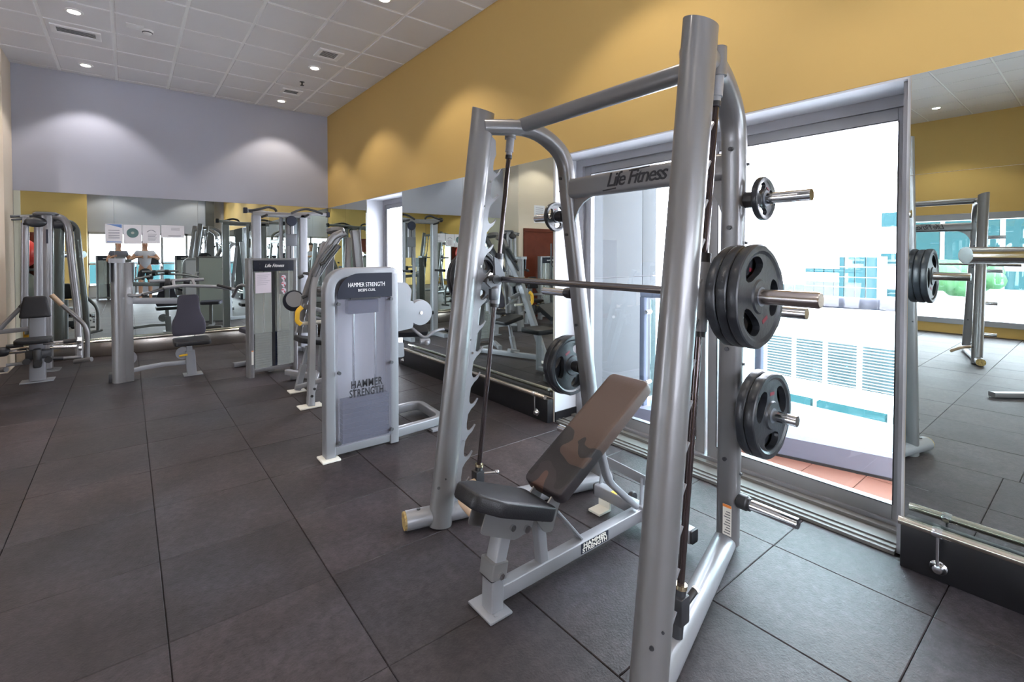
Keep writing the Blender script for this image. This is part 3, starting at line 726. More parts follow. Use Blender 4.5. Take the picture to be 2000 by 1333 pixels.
part('lettering_stroke', B().sweep([(2.1505, YS+0.215, 1.862), (2.1505, YS+0.12, 1.868)], rrect(0.002, 0.007, 0.001)), 'logo_black', lb_)
part('lettering_stroke', B().sweep([(2.1505, YS+0.03, 1.953), (2.1505, YS-0.10, 1.960)], rrect(0.002, 0.007, 0.001)), 'logo_black', lb_)
p = V((2.285, YS-0.455, 0.19))
wl_ = part('warning_label', B().bx(2.2835, 2.2855, YS-0.482, YS-0.440, 0.125, 0.275), 'cream_label', sm, smooth=False)
part('warning_band', B().bx(2.2825, 2.2845, YS-0.482, YS-0.440, 0.262, 0.275), 'orange', wl_, smooth=False)
for i in range(9): part('print_line', B().bx(2.2825, 2.284, YS-0.478, YS-0.446-0.006*(i % 3), 0.135+i*0.013, 0.139+i*0.013), 'silver_dark', wl_, smooth=False)
# barbell with carriages, hooks and sleeves
XB_, ZB_ = 1.716, 1.352
bb = part('barbell', B().cyl((XB_, YS+0.84, ZB_), (XB_, YS-0.84, ZB_), 0.0165, n=24), 'steel_bar', sm)
for s in (-1, 1):
    part('sleeve', B().lathe([(0.020, 0.0), (0.036, 0.002), (0.036, 0.012), (0.0262, 0.014), (0.0262, 0.325), (0.0235, 0.330)], (XB_, YS+s*0.715, ZB_), (0, s, 0), 28), 'sleeve_steel', bb)
    rp = lambda z: V((1.551+0.121*z, YS+s*0.645, z))
    ca = part('carriage', B().cyl(rp(ZB_-0.145), rp(ZB_+0.115), 0.028, n=24), 'silver_light', bb)
    for z0_, z1_ in ((ZB_+0.115, ZB_+0.15), (ZB_-0.165, ZB_-0.145)): part('carriage_seal', B().cyl(rp(z0_), rp(z1_), 0.024), 'black', ca)
    part('hook', B().prism([(-0.01, -0.03), (0.02, 0.03), (-0.03, 0.12), (-0.055, 0.13), (-0.05, 0.06), (-0.045, 0.0), (-0.09, -0.01), (-0.10, 0.01), (-0.108, -0.02), (-0.08, -0.045)], (XB_-0.005, YS+s*0.600, ZB_), (1, 0, 0), (0, 0, 1), 0.014), 'silver_dark', ca)
    part('rest_pad', B().cyl((XB_-0.05, YS+s*0.585, ZB_-0.0), (XB_-0.05, YS+s*0.635, ZB_-0.0), 0.026).box((XB_-0.055, YS+s*0.61, ZB_-0.085), (0.05, 0.03, 0.07), 0.01), 'black_plastic', ca)

# ------------------------------------------------------------------ weight plates
def plate_mesh(R, T, hole=0.0265, slots=3, lip=0.86, rot=0.5236):
    """rubber grip plate about the y axis: raised rim, recessed web with rounded grip openings, raised hub"""
    N = 72; b = B(); hub = 0.24*R+0.018
    rings = [(hole, T/2), (hub*0.92, T/2), (hub, T*0.34)]
    s0 = len(rings)
    if slots: rings += [(0.41*R+0.0, T*0.34), (0.48*R, T*0.34), (0.60*R, T*0.34), (0.70*R, T*0.34), (0.79*R, T*0.34)]
    rings += [(lip*R-0.01, T*0.34), (lip*R, T/2), (0.965*R, T/2), (0.99*R, T*0.40), (R, T*0.25)]
    half = 0.60
    def rad(i, a):
        r = rings[i][0]
        if slots and s0 <= i <= s0+4:
            d = min(abs((a-rot-2*PI*k/slots+PI) % (2*PI)-PI) for k in range(slots))
            if d < half*1.02:
                c = 0.60*R; q = max(0.18, math.sqrt(max(0, 1-(d/half)**2.6))); r = c+(r-c)*q*(1.0)
        if i >= len(rings)-3:
            d = min(abs((a-rot-PI/slots-2*PI*k/slots+PI) % (2*PI)-PI) for k in range(slots)) if slots else 1
            r *= 1-(0.028 if d < 0.34 else 0.028*max(0, 1-(d-0.34)/0.06) if d < 0.40 else 0)
        return r
    M_ = len(rings); vs = []
    for sg in (1, -1):
        for i in range(M_):
            for j in range(N):
                a = 2*PI*j/N; r = rad(i, a); vs.append((r*math.cos(a), sg*rings[i][1], r*math.sin(a)))
    def inslot(i, j):
        if not slots or not (s0 <= i < s0+4): return False
        a = 2*PI*(j+0.5)/N
        return min(abs((a-rot-2*PI*k/slots+PI) % (2*PI)-PI) for k in range(slots)) < half
    fs = []; o2 = M_*N
    for i in range(M_-1):
        for j in range(N):
            jn = (j+1) % N; a, c, d, e = i*N+j, i*N+jn, (i+1)*N+jn, (i+1)*N+j
            if inslot(i, j):
                for (p, q), (ii, jj) in (((a, c), (i-1, j)), ((c, d), (i, jn)), ((d, e), (i+1, j)), ((e, a), (i, (j-1) % N))):
                    if not inslot(ii, jj): fs.append((p, q, q+o2, p+o2))
                continue
            fs += [(a, e, d, c), (o2+a, o2+c, o2+d, o2+e)]
    for j in range(N):
        jn = (j+1) % N; e = (M_-1)*N
        fs += [(e+j, e+jn, o2+e+jn, o2+e+j), (j, o2+j, o2+jn, jn)]
    return b.add(vs, fs)
pb = plate_mesh(0.182, 0.036)
proto = {}
def plate(kind, loc, label, group, face=-1, rot=0.0):
    R, T = {'big': (0.182, 0.036), 'store': (0.198, 0.042), 'small': (0.096, 0.026)}[kind]
    if kind not in proto:
        t = thing('weight_plate', label, 'weight plate', (0, 0, 0), group)
        part('rubber_disc', plate_mesh(R, T, slots=(3 if kind != 'small' else 3), lip=0.87), 'rubber_plate', t, ang=28)
        part('steel_bush', B().add([], []).lathe([(0.0262, -T/2-0.001), (0.034, -T/2-0.001), (0.034, T/2+0.001), (0.0262, T/2+0.001)], (0, 0, 0), (0, 1, 0), 32), 'hub_grey', t)
        for sg in (-1, 1):
            part('red_mark', B().box((0, sg*(T*0.34+0.0006), R*0.50), (R*0.22, 0.001, R*0.075)), 'plate_red', t, smooth=False)
        proto[kind] = t; o = t
    else:
        o = copy_tree(proto[kind]); o['label'] = label; o['group'] = group
    o.location = loc; o.rotation_euler = (0, rot, 0 if face < 0 else PI)
    return o
g1, g2 = 'rubber plates on the near end of the barbell', 'rubber plates on the far end of the barbell'
for i, lb2 in enumerate(('outermost of the three black rubber plates on the near end of the barbell', 'middle one of the three black rubber plates on the near end of the barbell', 'innermost of the three black rubber plates, closest to the near leaning column')):
    plate('big', (XB_, YS-0.752-0.019-0.0375*(2-i), ZB_), lb2, g1, -1, (2.71, 0.2, -0.3)[i])
for i in range(2):
    plate('big', (XB_, YS+0.870+0.0375*i, ZB_), ('inner' if i == 0 else 'outer')+' black plate on the far end of the barbell behind the far column', g2, 1, 0.5*i)
def pegpos(s, zz):
    k = (1.90-zz)/1.85; yb, yt = YS+s*0.425, YS+s*0.535
    return V((2.185+0.18*k, yt+(yb-yt)*k+s*0.048, zz))
q = pegpos(-1, 1.742); plate('small', (q.x, q.y-0.080, q.z), 'small black plate on the top peg of the near rear upright against the bright window', 'small plates on the top pegs', -1, 0.4)
q = pegpos(1, 1.742); plate('small', (q.x, q.y+0.080, q.z), 'small black plate on the top peg of the far rear upright', 'small plates on the top pegs', 1, 0.2)
for s, w in ((-1, 'near'), (1, 'far')):
    q = pegpos(s, 0.765)
    for i in range(2):
        plate('store', (q.x, q.y+s*(0.086+0.043*i), q.z), '%s large black grip plate stored low on the %s rear upright' % ('inner' if i == 0 else 'outer', w), 'large plates stored on the low pegs', s, 0.0 if i else 0.5)

# ================================================================== BENCH
YB_ = 1.605
be = thing('adjustable_bench', 'silver adjustable bench with worn brown-black pads, standing inside the smith machine', 'bench', (1.6, YB_, 0))
def pad(b, outline, thick, M, e=0.009):
    """upholstered pad: outline in xy, rounded edges top and bottom"""
    n = len(outline); cx_ = sum(p[0] for p in outline)/n; cy_ = sum(p[1] for p in outline)/n
    lay = []
    for ins, z in ((e*1.6, 0.0), (e*0.5, e*0.25), (0, e), (0, thick-e), (e*0.35, thick-e*0.35), (e*1.2, thick), ):
        L = []
        for i, (x, y) in enumerate(outline):
            d = V((x-cx_, y-cy_, 0)); l = d.length or 1; L.append(M @ V((x-d.x/l*ins, y-d.y/l*ins, z)))
        lay.append(L)
    L = []
    for (x, y) in outline: L.append(M @ V((cx_+(x-cx_)*0.82, cy_+(y-cy_)*0.82, thick+0.002)))
    lay.append(L)
    vs = [v for l in lay for v in l]; m = len(lay)
    fs = [(k*n+i, k*n+(i+1) % n, (k+1)*n+(i+1) % n, (k+1)*n+i) for k in range(m-1) for i in range(n)]+[tuple(range(n-1, -1, -1)), tuple((m-1)*n+i for i in range(n))]
    return b.add(vs, fs)
def rpoly(pts, R, n=5):
    P3 = [V((x, y, 0)) for x, y in pts]; out = []; m = len(P3)
    for i in range(m):
        a, b, c = P3[i-1], P3[i], P3[(i+1) % m]; u = a-b; w = c-b; k = min(R, u.length*0.45, w.length*0.45)
        p, q = b+u.normalized()*k, b+w.normalized()*k
        for j in range(n+1): t = j/n; v = p*(1-t)**2+b*2*t*(1-t)+q*t*t; out.append((v.x, v.y))
    return out
def frame(o, ax, ay):
    ax = V(ax).normalized(); ay = V(ay); ay = (ay-ax*ay.dot(ax)).normalized(); az = ax.cross(ay)
    return MX.Translation(V(o)) @ MX((ax, ay, az)).transposed().to_4x4()
# worn vinyl: brown worn field with black patches lower down
m = pm('vinyl_worn', (0.1, 0.06, 0.045), 0.55, bump=(200, 0.12)); nt = m.node_tree; bs = nt.nodes['Principled BSDF']
tc = nt.nodes.new('ShaderNodeTexCoord'); sp = nt.nodes.new('ShaderNodeSeparateXYZ'); nt.links.new(tc.outputs['Object'], sp.inputs[0])
nn = nt.nodes.new('ShaderNodeTexNoise'); nn.inputs['Scale'].default_value = 7.5; nn.inputs['Detail'].default_value = 1; nt.links.new(tc.outputs['Object'], nn.inputs['Vector'])
ma = nt.nodes.new('ShaderNodeMath'); ma.operation = 'MULTIPLY_ADD'; ma.inputs[1].default_value = 0.55; nt.links.new(nn.outputs['Fac'], ma.inputs[0]); nt.links.new(sp.outputs['X'], ma.inputs[2])
rp_ = nt.nodes.new('ShaderNodeValToRGB'); rp_.color_ramp.interpolation = 'CONSTANT'
e = rp_.color_ramp.elements; e[0].position = 0.0; e[0].color = (0.085, 0.045, 0.035, 1); e[1].position = 0.275; e[1].color = (0.026, 0.020, 0.024, 1)
k_ = e.new(0.40); k_.color = (0.014, 0.012, 0.014, 1); k_ = e.new(0.56); k_.color = (0.070, 0.042, 0.032, 1)
sc = nt.nodes.new('ShaderNodeMath'); sc.operation = 'MULTIPLY_ADD'; sc.inputs[1].default_value = 1.0; sc.inputs[2].default_value = 0.0
nt.links.new(ma.outputs[0], sc.inputs[0]); nt.links.new(sc.outputs[0], rp_.inputs['Fac']); nt.links.new(rp_.outputs['Color'], bs.inputs['Base Color'])
WORN_RAMP = rp_; WORN_SHIFT = sc
# back pad
b0, b1 = V((1.475, YB_, 0.415)), V((2.125, YB_, 0.815)); bl = (b1-b0).length; bd = (b1-b0).normalized()
Mb = frame(b0-V((0, 0, 0))+bd.cross(V((0, 1, 0)))*-1*(-0.0), bd, (0, 1, 0))
if (Mb.to_3x3() @ V((0, 0, 1))).z < 0: Mb = frame(b0, bd, (0, -1, 0))
upn = (Mb.to_3x3() @ V((0, 0, 1)))
bp_t = thing  # noqa
o_ = pad(B(), rpoly([(0, -0.12), (bl, -0.125), (bl, 0.125), (0, 0.12)], 0.035), 0.062, Mb @ MX.Translation((0, 0, -0.03)))
bp = part('back_pad', o_, 'vinyl_worn', be, ang=50)
# give the pad its own object space so the wear runs along it
bp.data.transform((MX.Translation(rootloc(be)*-1) @ Mb).inverted()); bp.matrix_local = MX.Translation(rootloc(be)*-1) @ Mb
# seat pad, narrow at the front
s0_, s1_ = V((1.045, YB_, 0.520)), V((1.45, YB_, 0.350)); sd = (s1_-s0_).normalized(); sl_ = (s1_-s0_).length
Ms = frame(s0_, sd, (0, 1, 0))
if (Ms.to_3x3() @ V((0, 0, 1))).z < 0: Ms = frame(s0_, sd, (0, -1, 0))
part('seat_pad', pad(B(), rpoly([(0, -0.075), (0.11, -0.128), (sl_, -0.115), (sl_, 0.115), (0.11, 0.128), (0, 0.075)], 0.028), 0.062, Ms @ MX.Translation((0, 0, -0.02))), 'vinyl', be, ang=50)
# steelwork
part('main_beam', B().bar([(1.21, YB_, 0.068), (2.20, YB_, 0.075)], 0.058, 0.066, r=0.006), 'silver_light', be)
part('front_foot', B().box((1.185, YB_+0.01, 0.007), (0.115, 0.165, 0.012), 0.005).cyl((1.17, YB_-0.05, 0.013), (1.17, YB_-0.05, 0.016), 0.008), 'silver_light', be)
part('front_post', B().bar([(1.19, YB_, 0.012), (1.195, YB_, 0.195)], 0.062, 0.075, r=0.006), 'silver_light', be)
part('seat_post', B().bar([(1.195, YB_, 0.165), (1.265, YB_, 0.40)], 0.058, 0.070, r=0.006), 'silver_light', be)
cl_ = part('post_clamp', B().bar([(1.192, YB_, 0.150), (1.203, YB_, 0.215)], 0.080, 0.094, r=0.008), 'silver', be)
part('bolt', B().cyl((1.20, YB_-0.045, 0.165), (1.20, YB_-0.056, 0.165), 0.014, n=6), 'chrome', cl_)
part('clamp_lining', B().bar([(1.191, YB_, 0.148), (1.191, YB_, 0.150)], 0.07, 0.084, r=0.008), 'black', cl_)
for s in (-1, 1):
    pl = part('seat_bracket', B().prism(rpoly([(0.10, -0.105), (0.30, -0.118), (0.38, -0.07), (0.38, -0.015), (0.10, -0.015)], 0.02), Ms @ V((0.0, 0, -0.008)) + V((0, s*0.045, 0)), sd, upn if False else (Ms.to_3x3() @ V((0, 0, 1))), 0.006), 'silver', be)
    for u in (0.26, 0.345):
        c = Ms @ V((u, 0, -0.075)) + V((0, s*0.05, 0))
        part('bolt', B().cyl(c, c+V((0, s*0.012, 0)), 0.016 if u > .3 else 0.013, n=18), 'chrome', pl)
    part('pivot_plate', B().prism(rpoly([(1.375, 0.35), (1.43, 0.375), (1.56, 0.50), (1.60, 0.475), (1.515, 0.36), (1.475, 0.26), (1.43, 0.27)], 0.015), (0, YB_+s*0.060, 0), (1, 0, 0), (0, 0, 1), 0.008), 'silver', be)
part('pivot_post', B().bar([(1.47, YB_, 0.10), (1.445, YB_, 0.32)], 0.05, 0.045, r=0.006), 'silver_light', be)
part('pivot_pin', B().cyl((1.41, YB_-0.075, 0.345), (1.41, YB_+0.075, 0.345), 0.014), 'chrome', be)
under = lambda u, d=-0.052: Mb @ V((u, 0, d))
part('back_frame', B().bar([under(0.03), under(bl-0.06)], 0.052, 0.030, r=0.004), 'silver_light', be)
part('back_support', B().bar([under(0.40, -0.06), V((1.93, YB_, 0.33)), V((2.16, YB_, 0.125))], 0.045, 0.03, 0.05, side=(0, 1, 0)), 'silver_light', be)
part('brace_strut', B().bar([(1.56, YB_+0.01, 0.30), (1.73, YB_+0.01, 0.105)], 0.05, 0.012, side=(0, 1, 0), r=0.003), 'silver_light', be)
lad = part('lift_handle', B().bar([(2.262, YB_+0.325, 0.25), (2.225, YB_-0.02, 0.25)], 0.010, 0.055, side=(1, -0.1, 0), r=0.003).bar([(2.225, YB_+0.30, 0.10), (2.255, YB_+0.30, 0.26)], 0.03, 0.012).bar([(2.215, YB_+0.0, 0.10), (2.222, YB_+0.0, 0.26)], 0.03, 0.012), 'silver_light', be)
for u in (0.1, 0.93): 
    c = V((2.262, YB_+0.325, 0.25)).lerp(V((2.225, YB_-0.02, 0.25)), u); part('bolt', B().cyl(c+V((-0.010, 0, 0)), c+V((-0.004, 0, 0)), 0.007, n=10), 'black', lad)
rc = part('rear_cross_beam', B().bar([(2.21, YB_-0.31, 0.085), (2.21, YB_+0.31, 0.085)], 0.06, 0.068, r=0.006), 'silver_light', be)
for s in (-1, 1):
    part('end_cap', B().bar([(2.21, YB_+s*0.310, 0.085), (2.21, YB_+s*0.322, 0.085)], 0.057, 0.065, r=0.01), 'black', rc)
    part('foot_tab', B().box((2.14, YB_+s*0.235, 0.010), (0.10, 0.085, 0.014), 0.004).box((2.185, YB_+s*0.235, 0.03), (0.012, 0.085, 0.045), 0.003), 'cream_label' if s > 0 else 'silver_light', rc)
    part('wheel', B().lathe([(0.006, -0.012), (0.030, -0.012), (0.033, -0.006), (0.033, 0.006), (0.030, 0.012), (0.006, 0.012)], (2.265, YB_+s*0.10, 0.10), (0, 1, 0), 24), 'black', rc)
part('inspection_sticker', B().box((2.21, YB_+0.17, 0.1197), (0.05, 0.04, 0.0012)), 'yellow_part', rc, smooth=False)
# logo sticker on the beam
nm = part('name_sticker', B().bx(1.70, 1.90, YB_-0.0300, YB_-0.0291, 0.050, 0.100), 'header', be, smooth=False)
text('lettering', 'HAMMER', 0.028, 'cream_label', nm, (1.80, YB_-0.0303, 0.086), (1, 0, 0), (0, 0, 1), bold=0.0008, width=0.17, depth=0.0002)
text('lettering', 'STRENGTH', 0.028, 'cream_label', nm, (1.80, YB_-0.0303, 0.063), (1, 0, 0), (0, 0, 1), bold=0.0008, width=0.18, depth=0.0002)

# ================================================================== BICEPS MACHINE (weight tower in the middle)
def mixmat(name, col, fac):
    m = bpy.data.materials.new(name); m.use_nodes = True; nt = m.node_tree; b = nt.nodes['Principled BSDF']
    b.inputs['Base Color'].default_value = (*col, 1); b.inputs['Roughness'].default_value = 0.7; b.inputs['Specular IOR Level'].default_value = 0.15
    t = nt.nodes.new('ShaderNodeBsdfTransparent'); mx = nt.nodes.new('ShaderNodeMixShader'); o = nt.nodes['Material Output']
    mx.inputs[0].default_value = fac; nt.links.new(t.outputs[0], mx.inputs[1]); nt.links.new(b.outputs[0], mx.inputs[2]); nt.links.new(mx.outputs[0], o.inputs[0])
    MAT[name] = m
mixmat('frosted', (0.34, 0.34, 0.42), 0.20)
mixmat('frosted_green', (0.52, 0.56, 0.53), 0.32)
def stack(t, x0, x1, y0, y1, z0, n, th, name='weight_slab', mat='stack_grey'):
    for i in range(n):
        part(name, B().bx(x0, x1, y0, y1, z0+i*th, z0+(i+1)*th-0.003, 0.002), mat, t, smooth=False)
bm_ = thing('biceps_curl_machine', 'silver biceps curl weight tower with dark header and frosted shield, in the middle', 'gym machine', (1.45, 3.8, 0))
fr = part('tower_frame', B().sweep(fil([(1.143, 3.55, 0.012), (1.143, 3.55, 1.362), (1.45, 3.55, 1.362)], 0.24, 8)+fil([(1.50, 3.55, 1.362), (1.640, 3.55, 1.362), (1.640, 3.55, 0.012)], 0.03, 4), rrect(0.10, 0.072, 0.010), side=(0, 1, 0)), 'silver_light', bm_)
part('bottom_rail', B().bar([(1.17, 3.545, 0.055), (1.615, 3.545, 0.055)], 0.07, 0.062, r=0.006), 'silver_light', bm_)
part('foot_plate', B().box((1.135, 3.53, 0.008), (0.13, 0.15, 0.014), 0.005), 'cream_label', bm_)
part('back_panel', B().bx(1.17, 1.62, 3.605, 3.612, 0.06, 1.33), 'shield_panel', bm_, smooth=False)
hp = [(0, 0), (0.425, 0), (0.425, 0.185), (0.17, 0.185)]+[(0.17-0.17*math.sin(a), 0.015+0.17*math.cos(a)) for a in [i*PI/16 for i in range(1, 9)]]
hd = part('header_panel', B().prism(hp, (1.193, 3.4965, 1.170), (1, 0, 0), (0, 0, 1), 0.006), 'header', bm_, smooth=False)
text('lettering', 'HAMMER STRENGTH', 0.046, 'logo_white', hd, (1.415, 3.4925, 1.268), (1, 0, 0), (0, 0, 1), width=0.285, depth=0.0005)
text('lettering', 'BICEPS CURL', 0.027, 'logo_white', hd, (1.415, 3.4925, 1.227), (1, 0, 0), (0, 0, 1), width=0.135, depth=0.0005)
sh = part('shield', B().bx(1.196, 1.618, 3.498, 3.503, 0.085, 1.166), 'frosted', bm_, smooth=False)
text('lettering', 'HAMMER', 0.080, 'logo_black', sh, (1.412, 3.4962, 0.522), (1, 0, 0), (0, 0, 1), bold=0.0014, space=1.1, width=0.245, depth=0.0005)
text('lettering', 'STRENGTH', 0.080, 'logo_black', sh, (1.412, 3.4962, 0.456), (1, 0, 0), (0, 0, 1), bold=0.0014, space=1.1, width=0.265, depth=0.0005)
for x, z in ((1.20, 1.135), (1.608, 1.150), (1.20, 0.63), (1.608, 0.655), (1.20, 0.115), (1.608, 0.13)):
    part('shield_knob', B().cyl((x, 3.498, z), (x, 3.478, z), 0.013, n=14), 'silver_dark', bm_)
stack(bm_, 1.235, 1.60, 3.52, 3.585, 0.09, 9, 0.0365)
for x in (1.33, 1.50): part('guide_rod', B().cyl((x, 3.55, 0.09), (x, 3.55, 1.33), 0.010), 'chrome', bm_)
part('stack_cap', B().bx(1.28, 1.52, 3.515, 3.59, 1.05, 1.155, 0.01), 'stack_grey', bm_)
part('header_lip', B().bx(1.29, 1.52, 3.488, 3.498, 1.160, 1.172), 'black', bm_, smooth=False)
part('base_loop', B().bar([(1.68, 3.56, 0.06), (2.12, 3.60, 0.06), (2.17, 4.10, 0.06), (1.70, 4.07, 0.06)], 0.055, 0.075, 0.09, side=(0, 0, 1), r=0.010) if False else
     B().sweep(fil([(1.68, 3.565, 0.065), (2.13, 3.60, 0.065), (2.17, 4.10, 0.065), (1.66, 4.07, 0.065)], 0.10, 7), rrect(0.075, 0.055, 0.010), side=(0, 0, 1)), 'silver_light', bm_)
part('foot_plate', B().box((2.05, 3.575, 0.014), (0.12, 0.11, 0.022), 0.004), 'silver_light', bm_)
part('diagonal_strut', B().bar([(1.90, 4.07, 0.09), (1.76, 3.85, 1.12)], 0.055, 0.05, r=0.006), 'silver_light', bm_)
part('rear_post', B().bar([(1.70, 4.06, 0.05), (1.71, 3.66, 1.30)], 0.06, 0.05, r=0.006), 'silver_light', bm_)
part('side_plate', B().prism(rpoly([(0, 0), (0.12, -0.02), (0.145, 0.15), (0.10, 0.21), (0, 0.22)], 0.02), (1.685, 3.58, 1.055), (1, 0, 0), (0, 0, 1), 0.010).prism(rpoly([(0.0, 0.0), (0.17, 0.02), (0.19, 0.20), (0.17, 0.25), (0.0, 0.24)], 0.02), (1.70, 3.64, 0.86), (1, 0, 0), (0, 0, 1), 0.010)
     .prism(rpoly([(0.0, 0.0), (0.09, 0.0), (0.085, 0.12), (0.0, 0.13)], 0.015), (1.73, 3.70, 0.635), (1, 0, 0), (0, 0, 1), 0.010), 'silver_light', bm_, kind='stuff')
c = onY(821, 611, 3.66)
cam_ = part('cam_disc', B().lathe([(0.01, -0.012), (0.105, -0.012), (0.108, 0.0), (0.098, 0.004), (0.098, 0.022), (0.112, 0.026), (0.112, 0.034), (0.01, 0.034)], c, (0, 1, 0), 48), 'silver_light', bm_)
part('axle_bolt', B().cyl(c+V((0, -0.012, 0)), c+V((0, -0.022, 0)), 0.013, n=12), 'chrome', cam_)
hl = part('curl_handle', B().tube([c+V((-0.06, 0.05, -0.13)), c+V((0.02, -0.04, -0.22)), c+V((0.10, -0.06, -0.16)), c+V((0.20, -0.05, -0.15)), c+V((0.34, -0.16, -0.21))], 0.013, 0.04), 'silver_light', bm_)
part('grip', B().tube([c+V((0.20, -0.05, -0.150)), c+V((0.33, -0.152, -0.206))], 0.018), 'black', hl)
part('grip_end', B().ball(c+V((0.34, -0.16, -0.21)), 0.018, 12, 8), 'cream_label', hl)
part('pivot_bracket', B().cyl(c+V((-0.02, -0.03, -0.24)), c+V((0.06, -0.05, -0.24)), 0.024).ball(c+V((0.03, -0.06, -0.25)), 0.026, 14, 8), 'silver_light', bm_)
part('arm_pad', pad(B(), rpoly([(-0.13, -0.25), (0.13, -0.25), (0.13, 0.25), (-0.13, 0.25)], 0.04), 0.06, frame((1.95, 4.05, 0.86), (0.1, 0.86, 0.5), (1, 0, 0))), 'vinyl', bm_)
part('seat_pad', pad(B(), rpoly([(-0.16, -0.18), (0.16, -0.18), (0.16, 0.18), (-0.16, 0.18)], 0.05), 0.06, frame((1.85, 4.52, 0.50), (1, 0, 0), (0, 1, 0))), 'vinyl', bm_)
part('seat_post', B().bar([(1.85, 4.52, 0.03), (1.85, 4.52, 0.50)], 0.06, 0.05).bar([(1.85, 4.52, 0.05), (1.85, 4.09, 0.05)], 0.06, 0.05), 'silver_light', bm_)

# ================================================================== WEIGHT TOWER WITH TWO SHIELDS (local coordinates)
def tower_machine(label):
    t = thing('weight_tower_machine', label, 'gym machine')
    W, H, D = 0.605, 1.445, 0.12
    for x in (0.03, W-0.03):
        part('upright', B().bar([(x, 0.06, 0.0), (x, 0.06, H-0.02)], D, 0.06, side=(0, 1, 0), r=0.018), 'silver', t)
    part('top_rail', B().bx(0.002, W-0.002, 0.0, D, H-0.03, H, 0.008), 'silver', t)
    part('bottom_rail', B().bx(0.05, W-0.05, 0.02, 0.10, 0.05, 0.095, 0.005), 'silver', t)
    h = part('header_panel', B().bx(0.058, W-0.058, -0.008, 0.01, H-0.158, H-0.028, 0.004), 'header', t)
    text('lettering', 'Life Fitness', 0.055, 'logo_white', h, (W/2, -0.009, H-0.092), (1, 0, 0), (0, 0, 1), shear=0.3, bold=0.001, width=0.24, depth=0.0005)
    for x in (0.13, W-0.13):
        for z in (H-0.07, H-0.12): part('bolt', B().cyl((x, -0.008, z), (x, -0.012, z), 0.007, n=8), 'black', h)
    for x0, x1 in ((0.062, 0.268), (0.335, W-0.062)):
        part('shield', B().bx(x0, x1, 0.0, 0.005, 0.10, H-0.16), 'frosted_green', t, smooth=False)
    part('back_panel', B().bx(0.06, W-0.06, 0.112, 0.118, 0.09, H-0.03), 'shield_green', t, smooth=False)
    stack(t, 0.085, 0.52, 0.035, 0.095, 0.10, 14, 0.03)
    for x in (0.20, 0.40): part('guide_rod', B().cyl((x, 0.065, 0.10), (x, 0.065, H-0.04), 0.010, n=10), 'chrome', t)
    part('selector_strip', B().bx(0.285, 0.318, 0.020, 0.028, 0.11, H-0.16), 'black', t, smooth=False)
    # user station behind
    part('base_beam', B().bar([(W/2, 0.10, 0.04), (W/2, 0.74, 0.04)], 0.07, 0.06), 'silver', t)
    part('rear_foot', B().bar([(W/2-0.2, 0.74, 0.035), (W/2+0.2, 0.74, 0.035)], 0.06, 0.06), 'silver', t)
    part('seat_post', B().bar([(W/2, 0.52, 0.06), (W/2, 0.48, 0.48)], 0.06, 0.06), 'silver', t)
    part('seat_pad', pad(B(), rpoly([(-0.2, -0.2), (0.2, -0.2), (0.17, 0.2), (-0.17, 0.2)], 0.06), 0.06, MX.Translation((W/2, 0.47, 0.48))), 'vinyl_grey', t)
    part('arm', B().tube([(W/2-0.25, 0.14, 1.1), (W/2-0.27, 0.35, 1.12), (W/2-0.25, 0.6, 0.95)], 0.02, 0.1), 'silver', t)
    return t
tm = tower_machine('tall two-shield weight tower with paper notice, left of the biceps curl machine')
nt_ = part('notice_sheet', B().bx(0.075, 0.265, -0.0025, -0.0015, 1.02, 1.272), 'paper_pink', tm, smooth=False)
for i in range(6): part('print_line', B().bx(0.095, 0.245-0.02*(i % 3), -0.0032, -0.0026, 1.24-i*0.024, 1.243-i*0.024), 'ink', nt_, smooth=False)
ps = part('pictogram_sheet', B().bx(0.365, 0.475, -0.0025, -0.0015, 1.0, 1.26), 'silver', tm, smooth=False)
for i in range(3):
    z = 1.205-i*0.082; part('pictogram', B().lathe([(0.001, -0.001), (0.030, -0.001), (0.030, 0)], (0.42, -0.003, z), (0, 1, 0), 14).box((0.42, -0.003, z-0.02), (0.02, 0.001, 0.05)), 'paper_pink', ps, smooth=False)
    part('pictogram_mark', B().box((0.405, -0.0042, z+0.006), (0.030, 0.001, 0.014)).box((0.43, -0.0042, z-0.018), (0.014, 0.001, 0.022)), 'ink_red', ps, smooth=False)
wl2 = part('warning_label', B().bx(0.022, 0.045, -0.0015, 0.0, 0.16, 0.33), 'cream_label', tm, smooth=False)
part('warning_band', B().bx(0.022, 0.045, -0.0025, -0.0014, 0.32, 0.33), 'orange', wl2, smooth=False)
twr = tower_machine('dark-headed weight tower machine behind the camera, seen only in the mirrors')
tm.location = (1.138, 6.424, 0); tm.rotation_euler = (0, 0, math.atan2(0.131, 0.59))

# ================================================================== SEATED PRESS MACHINE
pr = thing('chest_press_machine', 'seated press machine with thick round silver column and grey hourglass back pad', 'gym machine', (0.25, 7.2, 0))
YY = 7.16
cc = V((-0.075, 7.20, 0))
cl = part('column', B().cyl(cc, cc+V((0, 0, 1.40)), 0.082, n=36).bx(-0.045, 0.045, 7.13, 7.30, 0.0, 1.40, 0.01), 'silver', pr)
part('column_cap', B().prism(rpoly([(-0.10, -0.11), (0.055, -0.11), (0.055, 0.11), (-0.10, 0.11)], 0.03), cc+V((0.0, 0, 1.42)), (1, 0, 0), (0, 1, 0), 0.05), 'silver_light', cl)
part('cap_side', B().bx(-0.165, -0.150, 7.12, 7.28, 1.17, 1.40).bx(0.046, 0.060, 7.12, 7.30, 1.17, 1.40), 'silver_dark', cl, smooth=False)
part('column_foot', B().bx(-0.19, 0.03, 7.19, 7.34, 0.0, 0.10, 0.01), 'black', pr)
u = lambda px, py, Y=YY: onY(px, py, Y)
